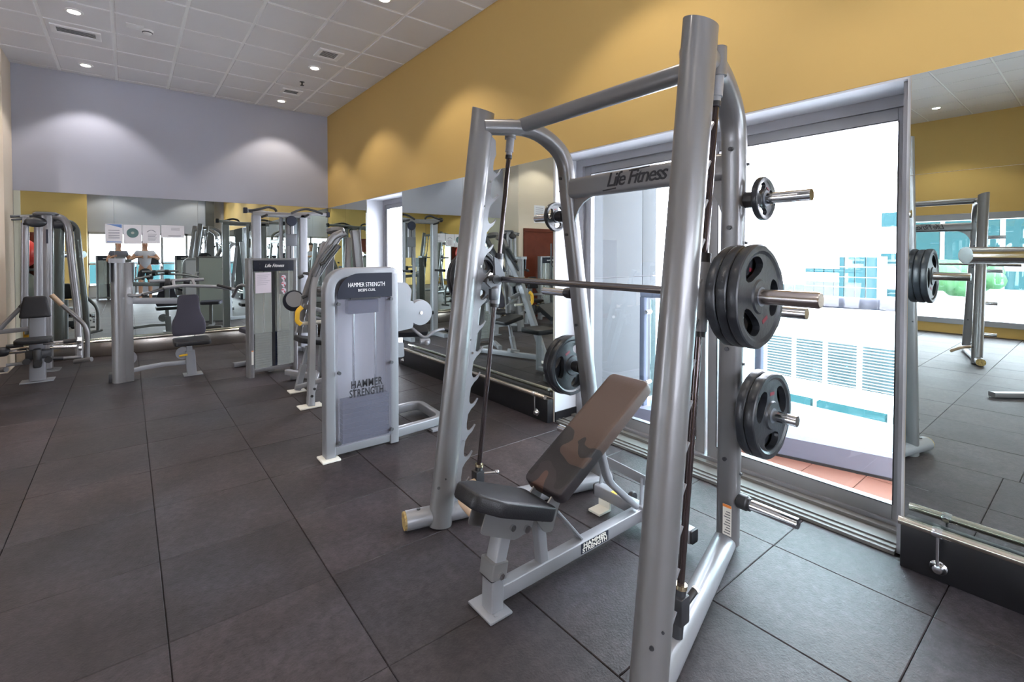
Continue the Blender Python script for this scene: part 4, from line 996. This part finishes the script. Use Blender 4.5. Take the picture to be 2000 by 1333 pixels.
part('upper_beam', B().bar([u(246, 588), u(346, 588)], 0.05, 0.072, r=0.006), 'silver_light', pr)
part('low_beam', B().bar([u(247, 727), u(275, 720), u(320, 712), u(363, 708)], 0.045, 0.05, r=0.006), 'silver_light', pr)
part('gusset_disc', B().lathe([(0.01, -0.006), (0.085, -0.006), (0.085, 0.006)], u(250, 700), (0, 1, 0), 32), 'silver_light', pr)
hb = part('press_bar', B().tube([u(318, 563, 7.05), u(358, 558, 6.98), u(420, 560, 6.98), u(466, 567, 7.0)], 0.021, 0.05), 'silver_light', pr)
part('grip', B().tube([u(278, 577, 6.8), u(318, 564, 7.03)], 0.016), 'black', hb)
part('grip', B().tube([u(424, 557, 6.85), u(452, 564, 6.8)], 0.017), 'black', hb)
part('press_arm', B().tube([u(247, 575, 7.2), u(262, 579, 7.0), u(318, 566, 7.05)], 0.018, 0.05), 'silver_light', hb)
part('yoke', B().bar([u(340, 560, 7.05), u(338, 548, 7.1), u(376, 546, 7.1), u(380, 558, 7.05)], 0.03, 0.03, 0.03), 'silver_light', hb)
cw = part('counterweight', B().cyl(u(322, 553, 7.25), u(332, 553, 7.25), 0.055).cyl(u(358, 550, 7.25), u(370, 550, 7.25), 0.05), 'black', hb, kind='stuff')
part('counter_bar', B().cyl(u(292, 550, 7.25), u(398, 546, 7.25), 0.020), 'silver_light', hb)
Y7 = 7.09
# hourglass back pad
hp = [(0.10, 0.50), (0.112, 0.42), (0.115, 0.34), (0.13, 0.26), (0.165, 0.19), (0.178, 0.11), (0.172, 0.03), (0.15, 0.0)]
outl = [(-x, z) for x, z in hp]+[(x, z) for x, z in hp[::-1]]
ctr = u(369, 655, Y7)
part('back_pad', pad(B(), rpoly(outl, 0.03, 3), 0.07, frame((ctr.x, Y7+0.02, ctr.z), (1, 0, 0), (0, 0.06, 1))), 'vinyl_grey', pr, ang=50)
part('back_pad_shell', B().bar([(ctr.x, Y7+0.06, ctr.z+0.05), (ctr.x, Y7+0.09, ctr.z+0.46)], 0.08, 0.03), 'silver_light', pr)
part('seat_pad', pad(B(), rpoly([(-0.18, -0.22), (0.19, -0.22), (0.19, 0.20), (-0.18, 0.20)], 0.06), 0.055, MX.Translation((ctr.x+0.01, Y7-0.17, ctr.z-0.075))), 'vinyl', pr, ang=50)
f = u(375, 732, Y7)
part('seat_post', B().bar([(f.x, Y7, 0.01), (f.x-0.02, Y7, 0.30)], 0.10, 0.085, r=0.008).bar([(f.x-0.02, Y7, 0.29), (f.x-0.03, Y7, 0.45)], 0.06, 0.05), 'silver_light', pr)
part('foot_plate', B().box((f.x+0.01, Y7, 0.008), (0.20, 0.18, 0.014), 0.004), 'silver_light', pr)
part('adjust_disc', B().lathe([(0.01, -0.006), (0.075, -0.006), (0.075, 0.006)], u(357, 690, Y7+0.02), (0, 1, 0), 28), 'silver_light', pr)
part('adjust_lever', B().tube([u(366, 693, Y7-0.05), u(350, 696, Y7-0.06)], 0.012), 'yellow_part', pr)

# ================================================================== LEFT EDGE MACHINE (arms and black carriage)
lm = thing('pec_machine', 'seated machine cut by the left edge with black pads and drooping silver arms', 'gym machine', (-0.84, 7.83, 0))
YL = 7.83
w = lambda px, py, Y=YL: onY(px, py, Y)
part('post', B().bar([w(74, 742), w(74, 620)], 0.14, 0.12, r=0.012), 'silver_light', lm)
part('foot_plate', B().box((w(74, 744).x, YL, 0.008), (0.29, 0.20, 0.014), 0.004), 'silver_light', lm)
tp = w(72, 599)
part('back_pad', pad(B(), rpoly([(-0.095, 0.125), (-0.135, -0.125), (0.135, -0.125), (0.095, 0.125)], 0.03), 0.07, frame((tp.x, YL-0.09, tp.z), (1, 0, 0), (0, 0.12, 1))), 'vinyl', lm, ang=50)
part('pad_stem', B().bar([(tp.x, YL-0.02, tp.z-0.02), (tp.x, YL, tp.z-0.15)], 0.06, 0.05), 'silver_light', lm)
sp_ = w(71, 662)
part('seat_pad', pad(B(), rpoly([(-0.155, -0.17), (0.155, -0.17), (0.155, 0.13), (-0.155, 0.13)], 0.06), 0.05, MX.Translation((sp_.x, YL-0.17, sp_.z-0.02))), 'vinyl', lm, ang=50)
ca = part('carriage', B().box(w(76, 692, YL-0.15), (0.22, 0.12, 0.10), 0.02).box(w(73, 700, YL-0.2), (0.07, 0.10, 0.22), 0.02), 'black_plastic', lm)
for i, (dx, dz) in enumerate(((-0.09, -0.06), (0.09, -0.06), (0, -0.09))):
    part('roller', B().cyl(w(76, 692, YL-0.15)+V((dx, -0.05, dz)), w(76, 692, YL-0.15)+V((dx, -0.12, dz)), 0.035, n=16), 'black', ca)
part('orange_pin', B().ball(w(70, 671, YL-0.22), 0.02, 10, 6, (1.6, 1, .6)), 'orange', ca)
for s, pts, gp in ((1, [(100, 576), (123, 598), (164, 633), (171, 650), (171, 700)], ((100, 576), (121, 596))),
                   (-1, [(58, 583), (40, 602), (10, 632), (-22, 668), (-26, 716)], ((57, 584), (40, 602)))):
    am = part('swing_arm', B().tube([w(*p) for p in pts], 0.024, 0.10), 'silver', lm)
    part('grip', B().tube([w(*p) for p in gp], 0.027), 'tan_grip' if s > 0 else 'black', am)
part('foot_tube', B().cyl(w(146, 707), w(179, 702, YL-0.1), 0.028), 'silver', lm)
part('foot_tube', B().cyl(w(-15, 725), w(12, 722, YL-0.1), 0.028), 'silver', lm)
part('cross_bar', B().bar([w(62, 642), w(-30, 652)], 0.05, 0.05), 'silver', lm)
for a, b_, r, m in (((84, 671), (124, 668), 0.020, 'chrome'), ((124, 668), (150, 665), 0.028, 'black'), ((98, 679), (150, 677), 0.026, 'chrome'), ((46, 674), (12, 678), 0.024, 'black'), ((52, 685), (10, 689), 0.026, 'chrome'),
                    ((95, 701), (124, 700), 0.022, 'black'), ((124, 700), (160, 697), 0.018, 'silver'), ((52, 709), (12, 714), 0.018, 'silver_light')):
    part('pivot_bar', B().cyl(w(*a, YL-0.14), w(*b_, YL-0.14), r), m, lm)
part('side_roller', B().cyl(w(151, 665, YL-0.14), w(160, 665, YL-0.14), 0.045).cyl(w(154, 680, YL-0.14), w(160, 680, YL-0.14), 0.035), 'chrome', lm, kind='stuff')
part('end_roller', B().ball(w(4, 688, YL-0.14), 0.055, 14, 8, (1.3, 1, 1)), 'black', lm)

# ================================================================== CABLE TOWER BEHIND IT
ct = thing('cable_machine', 'tall round-column cable tower with curved tube, left edge before the mirror', 'gym machine', (-0.80, 8.55, 0))
YC = 8.50
w = lambda px, py, Y=YC: onY(px, py, Y)
part('column', B().bar([w(91, 720), w(91, 418)], 0.13, 0.105, side=(1, 0, 0), r=0.04), 'silver', ct)
part('weight_cover', B().bar([w(79, 716), w(79, 441)], 0.12, 0.10, side=(1, 0, 0), r=0.05), 'silver_light', ct)
cp = w(90, 418)
part('top_disc', B().lathe([(0.02, -0.02), (0.125, -0.02), (0.13, 0.0), (0.10, 0.02), (0.02, 0.02)], cp, (0, 0, 1), 28), 'silver_dark', ct)
pu = part('pulley_wheel', B().ball(w(70, 434, YC-0.05), 0.09, 18, 10, (1.2, .5, .75)), 'black_plastic', ct)
part('pulley_wheel', B().ball(w(112, 437, YC+0.02), 0.09, 18, 10, (1.2, .5, .75)), 'black_plastic', ct)
part('top_arm', B().tube([w(86, 421), w(20, 423)], 0.018), 'silver_dark', ct)
part('top_arm', B().tube([w(86, 427), w(22, 429)], 0.014), 'silver_dark', ct)
br = part('hanging_bracket', B().bar([w(40, 424), w(58, 424)], 0.06, 0.03).bar([w(49, 424), w(49, 440)], 0.05, 0.06), 'silver_light', ct)
part('side_post', B().bar([w(49, 436), w(48, 640)], 0.075, 0.06, side=(1, 0, 0), r=0.02), 'silver', ct)
part('curved_tube', B().tube([w(97, 423), w(120, 424), w(133, 440), w(141, 520), w(152, 610), w(156, 700, YC-0.1)], 0.042, 0.12), 'silver', ct)
part('label_strip', B().box(w(92, 462, YC-0.07), (0.02, 0.002, 0.18)), 'header', ct, smooth=False)
part('base_plate', B().bar([w(60, 723), w(140, 723)], 0.30, 0.03, side=(0, 1, 0)), 'silver_dark', ct)

# ================================================================== PLATE-LOADED MACHINE BEHIND THE TOWER
pl_ = thing('plate_loaded_machine', 'plate-loaded press with arching grey arms and yellow handle, partly behind the biceps machine', 'gym machine', (1.8, 5.2, 0))
w = lambda px, py, Y=5.3: onY(px, py, Y)
part('front_leg', B().bar([w(607, 794, 4.87), (1.54, 5.28, 1.14), (1.72, 5.45, 1.62)], 0.10, 0.06, 0.1, r=0.008), 'silver_light', pl_)
part('side_base_beam', B().bar([(1.40, 4.93, 0.05), (1.80, 6.0, 0.05)], 0.06, 0.07, r=0.008), 'silver_light', pl_)
part('rear_foot', B().bar([(1.5, 6.05, 0.04), (2.15, 5.92, 0.04)], 0.06, 0.07), 'silver_light', pl_)
part('rear_post', B().bar([(1.82, 5.95, 0.05), (1.85, 5.6, 1.60)], 0.07, 0.07), 'silver_light', pl_)
part('foot_plate', B().box((w(606, 797, 4.87).x, 4.87, 0.008), (0.22, 0.14, 0.014), 0.004), 'cream_label', pl_)
for px, py in ((614, 760), (609, 774)): c = w(px, py, 4.83); part('bolt', B().cyl(c, c+V((0, -0.012, 0)), 0.013, n=12), 'black', pl_)
part('seat_leg', B().bar([w(581, 762, 5.5), w(593, 712, 5.5)], 0.06, 0.06, r=0.006).bar([w(593, 712, 5.5), w(601, 676, 5.5)], 0.042, 0.042), 'silver_light', pl_)
part('foot_plate', B().box((w(580, 765, 5.5).x, 5.5, 0.008), (0.17, 0.14, 0.014), 0.004), 'cream_label', pl_)
c = w(604, 667, 5.45)
part('seat_pad', pad(B(), rpoly([(-0.16, -0.15), (0.20, -0.15), (0.20, 0.15), (-0.16, 0.15)], 0.05), 0.055, frame((c.x+0.02, 5.45, c.z-0.02), (1, 0, -0.22), (0, 1, 0))), 'vinyl', pl_, ang=50)
part('base_beam', B().bar([w(560, 727, 6.0), w(612, 736, 5.6)], 0.06, 0.06).bar([w(580, 757, 5.45), w(632, 742, 5.35)], 0.05, 0.05), 'silver_light', pl_, kind='stuff')
part('main_post', B().bar([w(693, 450, 5.6), w(712, 640, 5.6)], 0.10, 0.08, side=(1, 0, 0), r=0.01).bar([w(680, 465, 5.55), w(676, 640, 5.4)], 0.06, 0.06), 'silver', pl_, kind='stuff')
part('head_joint', B().lathe([(0.02, -0.02), (0.095, -0.02), (0.10, 0.0), (0.095, 0.02), (0.02, 0.02)], w(655, 451, 5.5), (0, 0.25, 1), 28), 'silver', pl_)
for k, (off, Yk) in enumerate(((0, 5.35), (12, 5.55))):
    ar = part('press_arm', B().sweep(fil([w(668+off*.5, 455, Yk), w(650+off, 462, Yk), w(617+off*.6, 520, Yk), w(598+off*.5, 570, Yk), w(582+off, 650, Yk)], 0.18, 6), rrect(0.055, 0.075, 0.02)), 'silver', pl_)
    part('arm_pad', B().sweep(fil([w(650+off, 480, Yk-.06), w(630+off, 505, Yk-.06), w(612+off*.6, 540, Yk-.06)], 0.1, 5), rrect(0.07, 0.05, 0.02)), 'silver_dark', ar)
part('weight_horn', B().cyl(w(606, 572, 5.4), w(632, 566, 5.2), 0.032).cyl(w(620, 570, 5.3), w(640, 570, 5.25), 0.055), 'silver', pl_, kind='stuff')
for a in ((583, 543), (590, 582), (625, 517)): part('stop_knob', B().cyl(w(*a, 5.25), w(a[0]+9, a[1]-4, 5.25), 0.018), 'black', pl_)
pd = part('cam_plate', B().lathe([(0.01, -0.012), (0.11, -0.012), (0.115, 0.0), (0.11, 0.012), (0.01, 0.012)], w(574, 588, 5.5), (0.5, 1, 0), 30), 'header', pl_)
part('cam_face', B().lathe([(0.01, -0.005), (0.085, -0.005), (0.085, 0.0)], w(575, 585, 5.47), (0.5, 1, 0), 24), 'silver_light', pd)
part('yellow_handle', B().bar([w(590, 600, 5.2), w(581, 608, 5.2), w(580, 628, 5.2), w(588, 634, 5.2)], 0.03, 0.045, 0.03), 'yellow_part', pl_)
part('lift_tube', B().tube([w(588, 633, 5.25), w(632, 628, 5.25)], 0.018), 'cream_label', pl_)
part('cross_tube', B().bar([w(592, 598, 5.3), w(640, 610, 5.3)], 0.05, 0.05).tube([w(600, 615, 5.35), w(640, 628, 5.35)], 0.014), 'silver_light', pl_, kind='stuff')
part('rear_leg', B().bar([w(594, 640, 5.9), w(594, 600, 5.9)], 0.07, 0.07).bar([w(614, 668, 5.9), w(614, 634, 5.9)], 0.06, 0.06), 'silver_light', pl_, kind='stuff')

# ================================================================== CHIN-UP / DIP STATION AGAINST THE CORNER
cs = thing('chin_up_station', 'tall chin-up and dip station with curved black grips, in front of the corner mirrors', 'gym machine', (2.0, 7.9, 0))
YQ = 7.8
w = lambda px, py, Y=YQ: onY(px, py, Y)
for px in (501, 592):
    x = w(px, 500).x
    part('upright', B().bar([(x, YQ, 0.0), (x, YQ, w(px, 421).z)], 0.12, 0.10, side=(1, 0, 0), r=0.02), 'silver_light', cs)
xa, xb_ = w(501, 500).x, w(592, 500).x; zt = w(500, 418).z
part('top_beam', B().bar([(xa-0.05, YQ, zt), (xb_+0.1, YQ, zt)], 0.10, 0.075, r=0.01), 'silver', cs)
for s, pts, hp2 in ((-1, [(479, 411), (500, 413), (541, 419)], [(486, 412), (506, 409), (524, 404), (537, 408), (540, 414)]),
                    (1, [(640, 420), (612, 418), (566, 419)], [(569, 417), (582, 411), (597, 408), (615, 412), (630, 418)])):
    tb = part('chin_arm', B().bar([w(*p) for p in pts], 0.05, 0.055, 0.05, r=0.008), 'silver_light', cs)
    part('grip_bar', B().tube([w(p[0], p[1], YQ-0.12) for p in hp2], 0.018, 0.08), 'black', tb)
    e_ = pts[0]; part('end_block', B().box(w(e_[0], e_[1]), (0.05, 0.07, 0.08), 0.008), 'header', tb)
    part('lower_grip', B().tube([w(512 if s < 0 else 596, 424, YQ-0.1), w(521 if s < 0 else 602, 420, YQ-0.3)], 0.017), 'black', tb)
xm = w(568, 450).x
ph = part('pulley_housing', B().bar([(xm, YQ+0.05, w(568, 505).z), (xm, YQ+0.05, w(568, 424).z)], 0.12, 0.12, side=(1, 0, 0), r=0.03), 'silver', cs)
part('pulley', B().lathe([(0.02, -0.02), (0.075, -0.02), (0.08, 0), (0.075, 0.02), (0.02, 0.02)], (xm, YQ-0.04, w(570, 432).z), (0, 1, 0), 24), 'header', ph)
part('cable', B().cyl((xm-0.01, YQ-0.03, w(570, 432).z), (xm-0.01, YQ-0.03, 1.3), 0.008, n=8), 'black', ph)
part('cover', B().bx(xm-0.08, xm+0.08, YQ-0.05, YQ-0.02, 1.62, 1.80, 0.01), 'silver_dark', ph)
part('side_rail', B().bar([(w(552, 450).x, YQ+0.1, 0), (w(552, 450).x, YQ+0.1, zt)], 0.05, 0.05, side=(1, 0, 0)), 'silver_light', cs)
part('knee_pad', pad(B(), rpoly([(-0.2, -0.2), (0.2, -0.2), (0.2, 0.2), (-0.2, 0.2)], 0.05), 0.06, MX.Translation((xm, YQ-0.3, 0.45))), 'vinyl', cs, ang=50)
part('knee_lever', B().bar([(xm, YQ-0.22, 0.45), (xm, YQ+0.05, 0.40)], 0.06, 0.05), 'silver_light', cs)
for x in (xa, xb_): part('dip_handle', B().tube([(x, YQ-0.04, 1.20), (x, YQ-0.38, 1.20)], 0.019).cyl((x, YQ-0.20, 1.20), (x, YQ-0.38, 1.20), 0.024), 'black', cs)
part('base_frame', B().bar([(xa, YQ, 0.035), (xb_, YQ, 0.035)], 0.08, 0.07).bar([(xa, YQ, 0.035), (xa, YQ-0.42, 0.035)], 0.08, 0.07).bar([(xb_, YQ, 0.035), (xb_, YQ-0.42, 0.035)], 0.08, 0.07), 'silver_light', cs, kind='stuff')

# ================================================================== POSTERS ON THE LILAC WALL'S MIRROR
def poster(px0, py0, px1, py1, name, label, kind):
    a, b_ = onY(px0, py0, YP-0.004), onY(px1, py1, YP-0.004); x0, x1, z1, z0 = a.x, b_.x, a.z, b_.z
    Yy = YP-0.004; t = thing(name, label, 'poster', ((x0+x1)/2, Yy, z0), 'posters taped to the far mirror')
    part('sheet', B().bx(x0, x1, Yy-0.0015, Yy, z0, z1), 'paper', t, smooth=False)
    W_, H_ = x1-x0, z1-z0; Yf = Yy-0.0022
    def line(u0, u1, v, h, m='ink'): return part('print_line', B().bx(x0+u0*W_, x0+u1*W_, Yf, Yf+0.0006, z0+v*H_, z0+(v+h)*H_), m, t, smooth=False)
    if kind == 'blue':
        part('banner', B().prism([(0.05*W_, 0.98*H_), (0.95*W_, 0.98*H_), (0.95*W_, 0.80*H_), (0.5*W_, 0.90*H_)], (x0, Yf, z0), (1, 0, 0), (0, 0, 1), 0.0006), 'ink_blue', t, smooth=False)
        for v, h in ((.66, .03), (.55, .02), (.50, .02), (.40, .03), (.32, .02), (.26, .02)): line(.18, .82, v, h)
        line(.1, .9, .06, .04, 'ink_blue')
    if kind == 'disc':
        c = V((x0+W_*.5, Yf, z0+H_*.58)); part('disc_print', B().lathe([(0.0005, -0.0004), (0.072, -0.0004), (0.072, 0)], c, (0, 1, 0), 32), 'ink_teal', t, smooth=False)
        part('disc_centre', B().lathe([(0.0005, -0.001), (0.020, -0.001), (0.020, -0.0003)], c, (0, 1, 0), 20), 'ball_grey', t, smooth=False)
        for a_ in (0.5, 0.62): line(a_*0.4, a_*0.4+.3, a_, .012, 'paper')
    if kind == 'text':
        part('arc_print', B().sweep([(x0+W_*(.25+.5*i/8), Yf, z0+H_*(.62+.12*math.sin(PI*i/8))) for i in range(9)], rrect(0.001, 0.008, 0.0003)), 'ink', t, smooth=False)
        for i in range(6): line(.30, .80-.04*(i % 3), .50-i*.065, .018)
    if kind == 'wide':
        for i in range(4): line(.42, .80, .78-i*.06, .015)
        line(.30, .85, .12, .05)
    return t
poster(205, 437, 240, 476, 'wall_poster', 'leftmost poster on the far mirror, with a blue banner and text', 'blue')
poster(241, 439, 277, 477, 'wall_poster', 'poster on the far mirror with a dark round disc picture', 'disc')
poster(278, 440, 313, 476, 'wall_poster', 'poster on the far mirror with an arc logo over text lines', 'text')
poster(315, 440, 360, 465, 'wall_poster', 'widest and rightmost poster on the far mirror, mostly white', 'wide')
def sheet(c, w_, h_, ax, name, label, lines=6):
    c = V(c); ax = V(ax); nn = V((-ax.y, ax.x, 0)); Mx = MX((ax, nn, V((0, 0, 1)))).transposed()
    t = thing(name, label, 'paper', c); part('sheet', B().box(c, (w_, 0.0015, h_), 0, Mx), 'paper', t, smooth=False)
    for i in range(lines): part('print_line', B().box(c-nn*0.0014+V((0, 0, h_*(0.35-0.11*i))), (w_*0.7, 0.0008, h_*0.02), 0, Mx), 'ink', t, smooth=False)
sheet((-1.85, 8.596, 2.45), 0.34, 0.42, (1, 0, 0), 'wall_notice', 'white notice with text lines on the beige wall, seen in the mirror')

# ================================================================== BALL RACK (seen in both mirrors)
rk = thing('ball_rack', 'dark wooden rack of exercise balls by the beige wall, seen in the mirrors', 'rack', (-1.50, 7.18, 0))
RX0, RX1, RY0, RY1 = -1.95, -1.14, 6.90, 7.46
for z in (0.10, 0.66, 1.22): part('shelf', B().bx(RX0, RX1, RY0, RY1, z, z+0.03, 0.004), 'yellow_part' if z < 0.2 else 'silver_dark', rk)
for x in (RX0+0.01, RX1-0.01):
    for y in (RY0+0.015, RY1-0.015): part('post', B().bx(x-0.015, x+0.015, y-0.015, y+0.015, 0, 1.72), 'silver_dark', rk, smooth=False)
part('back_board', B().bx(RX0, RX1, RY0-0.02, RY0-0.005, 0.1, 1.80), 'wood_red', rk, smooth=False)
for i, (x, z, m, lb2) in enumerate(((-1.42, 1.25, 'ball_red', 'red exercise ball on the top shelf of the ball rack'), (-1.42, 0.69, 'ball_grey', 'grey exercise ball on the middle shelf of the ball rack'),
                                    (-1.42, 0.13, 'ball_yellow', 'mustard exercise ball on the bottom shelf of the ball rack'))):
    o = part('exercise_ball', B().ball((x, 7.18, z+0.262), 0.26, 32, 18), m, None, ang=80); recentre(o); tag(o, lb2, 'ball', 'exercise balls on the rack')
# ================================================================== BEHIND THE CAMERA
twr.location = (-0.2, -1.9, 0); twr.rotation_euler = (0, 0, PI)
t3_ = copy_tree(twr); t3_.location = (1.9, -2.0, 0); t3_.rotation_euler = (0, 0, PI*0.97); t3_['label'] = 'second dark-headed weight tower machine near the back windows, seen in the far mirror'
sm2 = copy_tree(sm); sm2.location = (-3.60, 1.84, 0); sm2.rotation_euler = (0, 0, PI); sm2['label'] = 'second smith machine across the room, seen in the right mirror'
rbm = thing('roller_stand', 'thick round silver roller on a stand beside the camera, seen in the right mirror', 'gym machine', (-1.25, 0.7, 0))
part('roller', B().cyl((-0.93, 0.98, 1.485), (-1.60, 0.40, 1.485), 0.088, n=32), 'chrome', rbm)
part('stand', B().bar([(-1.45, 0.53, 0.02), (-1.45, 0.53, 1.42)], 0.08, 0.08), 'silver', rbm)
part('stand_foot', B().bar([(-1.75, 0.27, 0.03), (-1.15, 0.79, 0.03)], 0.08, 0.05), 'silver', rbm)
t5_ = copy_tree(twr); t5_.location = (-2.05, 8.10, 0); t5_.rotation_euler = (0, 0, 0); t5_['label'] = 'dark weight tower by the brown door, seen in the mirror between the windows'
for c_ in list(t5_.children):
    if c_.name.split('.')[0] in ('base_beam', 'rear_foot', 'seat_post', 'seat_pad', 'arm'): bpy.data.objects.remove(c_)
tread = thing('treadmill', 'grey treadmill by the back windows, seen in the far mirror', 'treadmill', (0.55, -2.0, 0))
part('deck', B().bx(0.2, 0.95, -2.7, -1.1, 0.02, 0.16, 0.02), 'black_plastic', tread)
for x in (0.22, 0.93): part('handrail', B().tube([(x, -2.6, 0.1), (x, -2.55, 1.15), (x, -1.95, 1.05)], 0.025, 0.1), 'silver', tread)
part('console', B().box((0.575, -2.55, 1.25), (0.6, 0.08, 0.28), 0.03), 'black_plastic', tread)

def person(name, label, loc, rotz, arms, shirt='shirt', lower='shorts', lift=0.0):
    """standing figure grown with a skin modifier from a joint skeleton; clothes are its children"""
    J = {'pelvis': (0, 0, 0.96, .125), 'waist': (0, 0, 1.10, .115), 'chest': (0, 0.01, 1.30, .135), 'neckb': (0, 0.02, 1.45, .065), 'neck': (0, 0.0, 1.52, .055), 'head': (0, -0.01, 1.62, .082), 'top': (0, -0.005, 1.72, .072)}
    E_ = [('pelvis', 'waist'), ('waist', 'chest'), ('chest', 'neckb'), ('neckb', 'neck'), ('neck', 'head'), ('head', 'top')]
    for s, sd_ in ((-1, 'r'), (1, 'l')):
        J['sh'+sd_] = (s*.18, .01, 1.40, .062)
        for n_, p_ in zip(('el', 'wr', 'ha'), arms): J[n_+sd_] = (s*p_[0], p_[1], p_[2], {'el': .042, 'wr': .030, 'ha': .034}[n_])
        J['hip'+sd_] = (s*.095, 0, .90, .088); J['kn'+sd_] = (s*.11, -.02, .50, .058); J['an'+sd_] = (s*.115, .02, .09, .038); J['to'+sd_] = (s*.13, -.15, .03, .034)
        E_ += [('chest', 'sh'+sd_), ('sh'+sd_, 'el'+sd_), ('el'+sd_, 'wr'+sd_), ('wr'+sd_, 'ha'+sd_), ('pelvis', 'hip'+sd_), ('hip'+sd_, 'kn'+sd_), ('kn'+sd_, 'an'+sd_), ('an'+sd_, 'to'+sd_)]
        hx, hy, hz, _ = J['ha'+sd_]
        for k in range(5):
            nm_ = 'f%d%s' % (k, sd_); J[nm_] = (hx-s*(.028 if k < 4 else .05), hy-.035+.0*k, hz+.030-.018*k, .0095); J[nm_+'t'] = (hx-s*.055, hy-.05, hz+.028-.018*k, .008)
            E_ += [('ha'+sd_, nm_), (nm_, nm_+'t')]
    def grow(keys, edges, fat=0.0, nm='body', mat='skin', parent=None, root=None):
        me = bpy.data.meshes.new(nm); idx = {k: i for i, k in enumerate(keys)}
        me.from_pydata([J[k][:3] for k in keys], [(idx[a], idx[b]) for a, b in edges], [])
        o = bpy.data.objects.new(nm, me); COL.objects.link(o)
        md = o.modifiers.new('skin', 'SKIN'); o.modifiers.new('sub', 'SUBSURF').levels = 1
        for i, k in enumerate(keys):
            r = J[k][3]+fat; me.skin_vertices[0].data[i].radius = (r, r*.85 if k in ('chest', 'waist', 'pelvis') else r); me.skin_vertices[0].data[i].use_root = (k == (root or keys[0]))
        dg = bpy.context.evaluated_depsgraph_get(); dg.update(); m2 = bpy.data.meshes.new_from_object(o.evaluated_get(dg)); bpy.data.objects.remove(o)
        m2.name = nm; m2.materials.clear(); m2.materials.append(MAT[mat]); m2.shade_smooth(); o = bpy.data.objects.new(nm, m2); COL.objects.link(o)
        if parent: o.parent = parent
        return o
    root = thing(name, label, 'person', (0, 0, 0))
    grow(list(J), E_, 0, 'body', 'skin', root, 'pelvis')
    J['hem'] = (0, 0, .86, .118); ks = ['hem', 'waist', 'chest', 'neckb', 'shl', 'shr']; J['sll'] = tuple((V(J['shl'][:3])*.5+V(J['ell'][:3])*.5))+(.052,); J['slr'] = tuple((V(J['shr'][:3])*.5+V(J['elr'][:3])*.5))+(.052,)
    J['neckb'] = (0, .02, 1.43, .07)
    grow(ks+['sll', 'slr'], [('hem', 'waist'), ('waist', 'chest'), ('chest', 'neckb'), ('chest', 'shl'), ('chest', 'shr'), ('shl', 'sll'), ('shr', 'slr')], .014, 'shirt', shirt, root, 'hem')
    J['mkl'] = (.105, -.01, .58, .075); J['mkr'] = (-.105, -.01, .58, .075); J['wst'] = (0, 0, 1.02, .118)
    grow(['wst', 'pelvis', 'hipl', 'hipr', 'mkl', 'mkr'], [('wst', 'pelvis'), ('pelvis', 'hipl'), ('pelvis', 'hipr'), ('hipl', 'mkl'), ('hipr', 'mkr')], .018, 'shorts', lower, root, 'wst')
    part('hair', B().ball((0, 0.02, 1.695), 0.080, 16, 10, (1, 1.1, .85)), 'black', root)
    part('nose', B().ball((0, -0.100, 1.635), 0.016, 10, 6, (.8, 1.2, 1.4)), 'skin', root)
    for s in (-1, 1):
        part('eye', B().ball((s*.032, -0.083, 1.665), 0.010, 8, 6), 'logo_black', root); part('ear', B().ball((s*.084, 0.0, 1.645), 0.022, 10, 6, (.4, .8, 1.3)), 'skin', root)
        part('shoe', B().ball((s*.125, -.06, .045), .06, 14, 8, (.85, 2.1, .75)), 'black_plastic', root)
    part('mouth', B().ball((0, -0.088, 1.600), 0.012, 10, 6, (1.8, .5, .35)), 'ball_red', root)
    root.location = (loc[0], loc[1], lift); root.rotation_euler = (0, 0, rotz); root.scale = (1.10, 1.10, 1.10); return root
pa = person('person', 'person in grey t-shirt and black shorts, hands at chest, in the far mirror', (0.44, -0.62), PI, ((.33, -.02, 1.20), (.20, -.24, 1.27), (.10, -.29, 1.28)))
pb_ = person('person', 'person in a dark vest left of the one in grey, in the far mirror', (-0.22, -1.55), PI*0.9, ((.27, .02, 1.14), (.24, -.20, 1.26), (.19, -.27, 1.30)), 'vest', 'shorts')
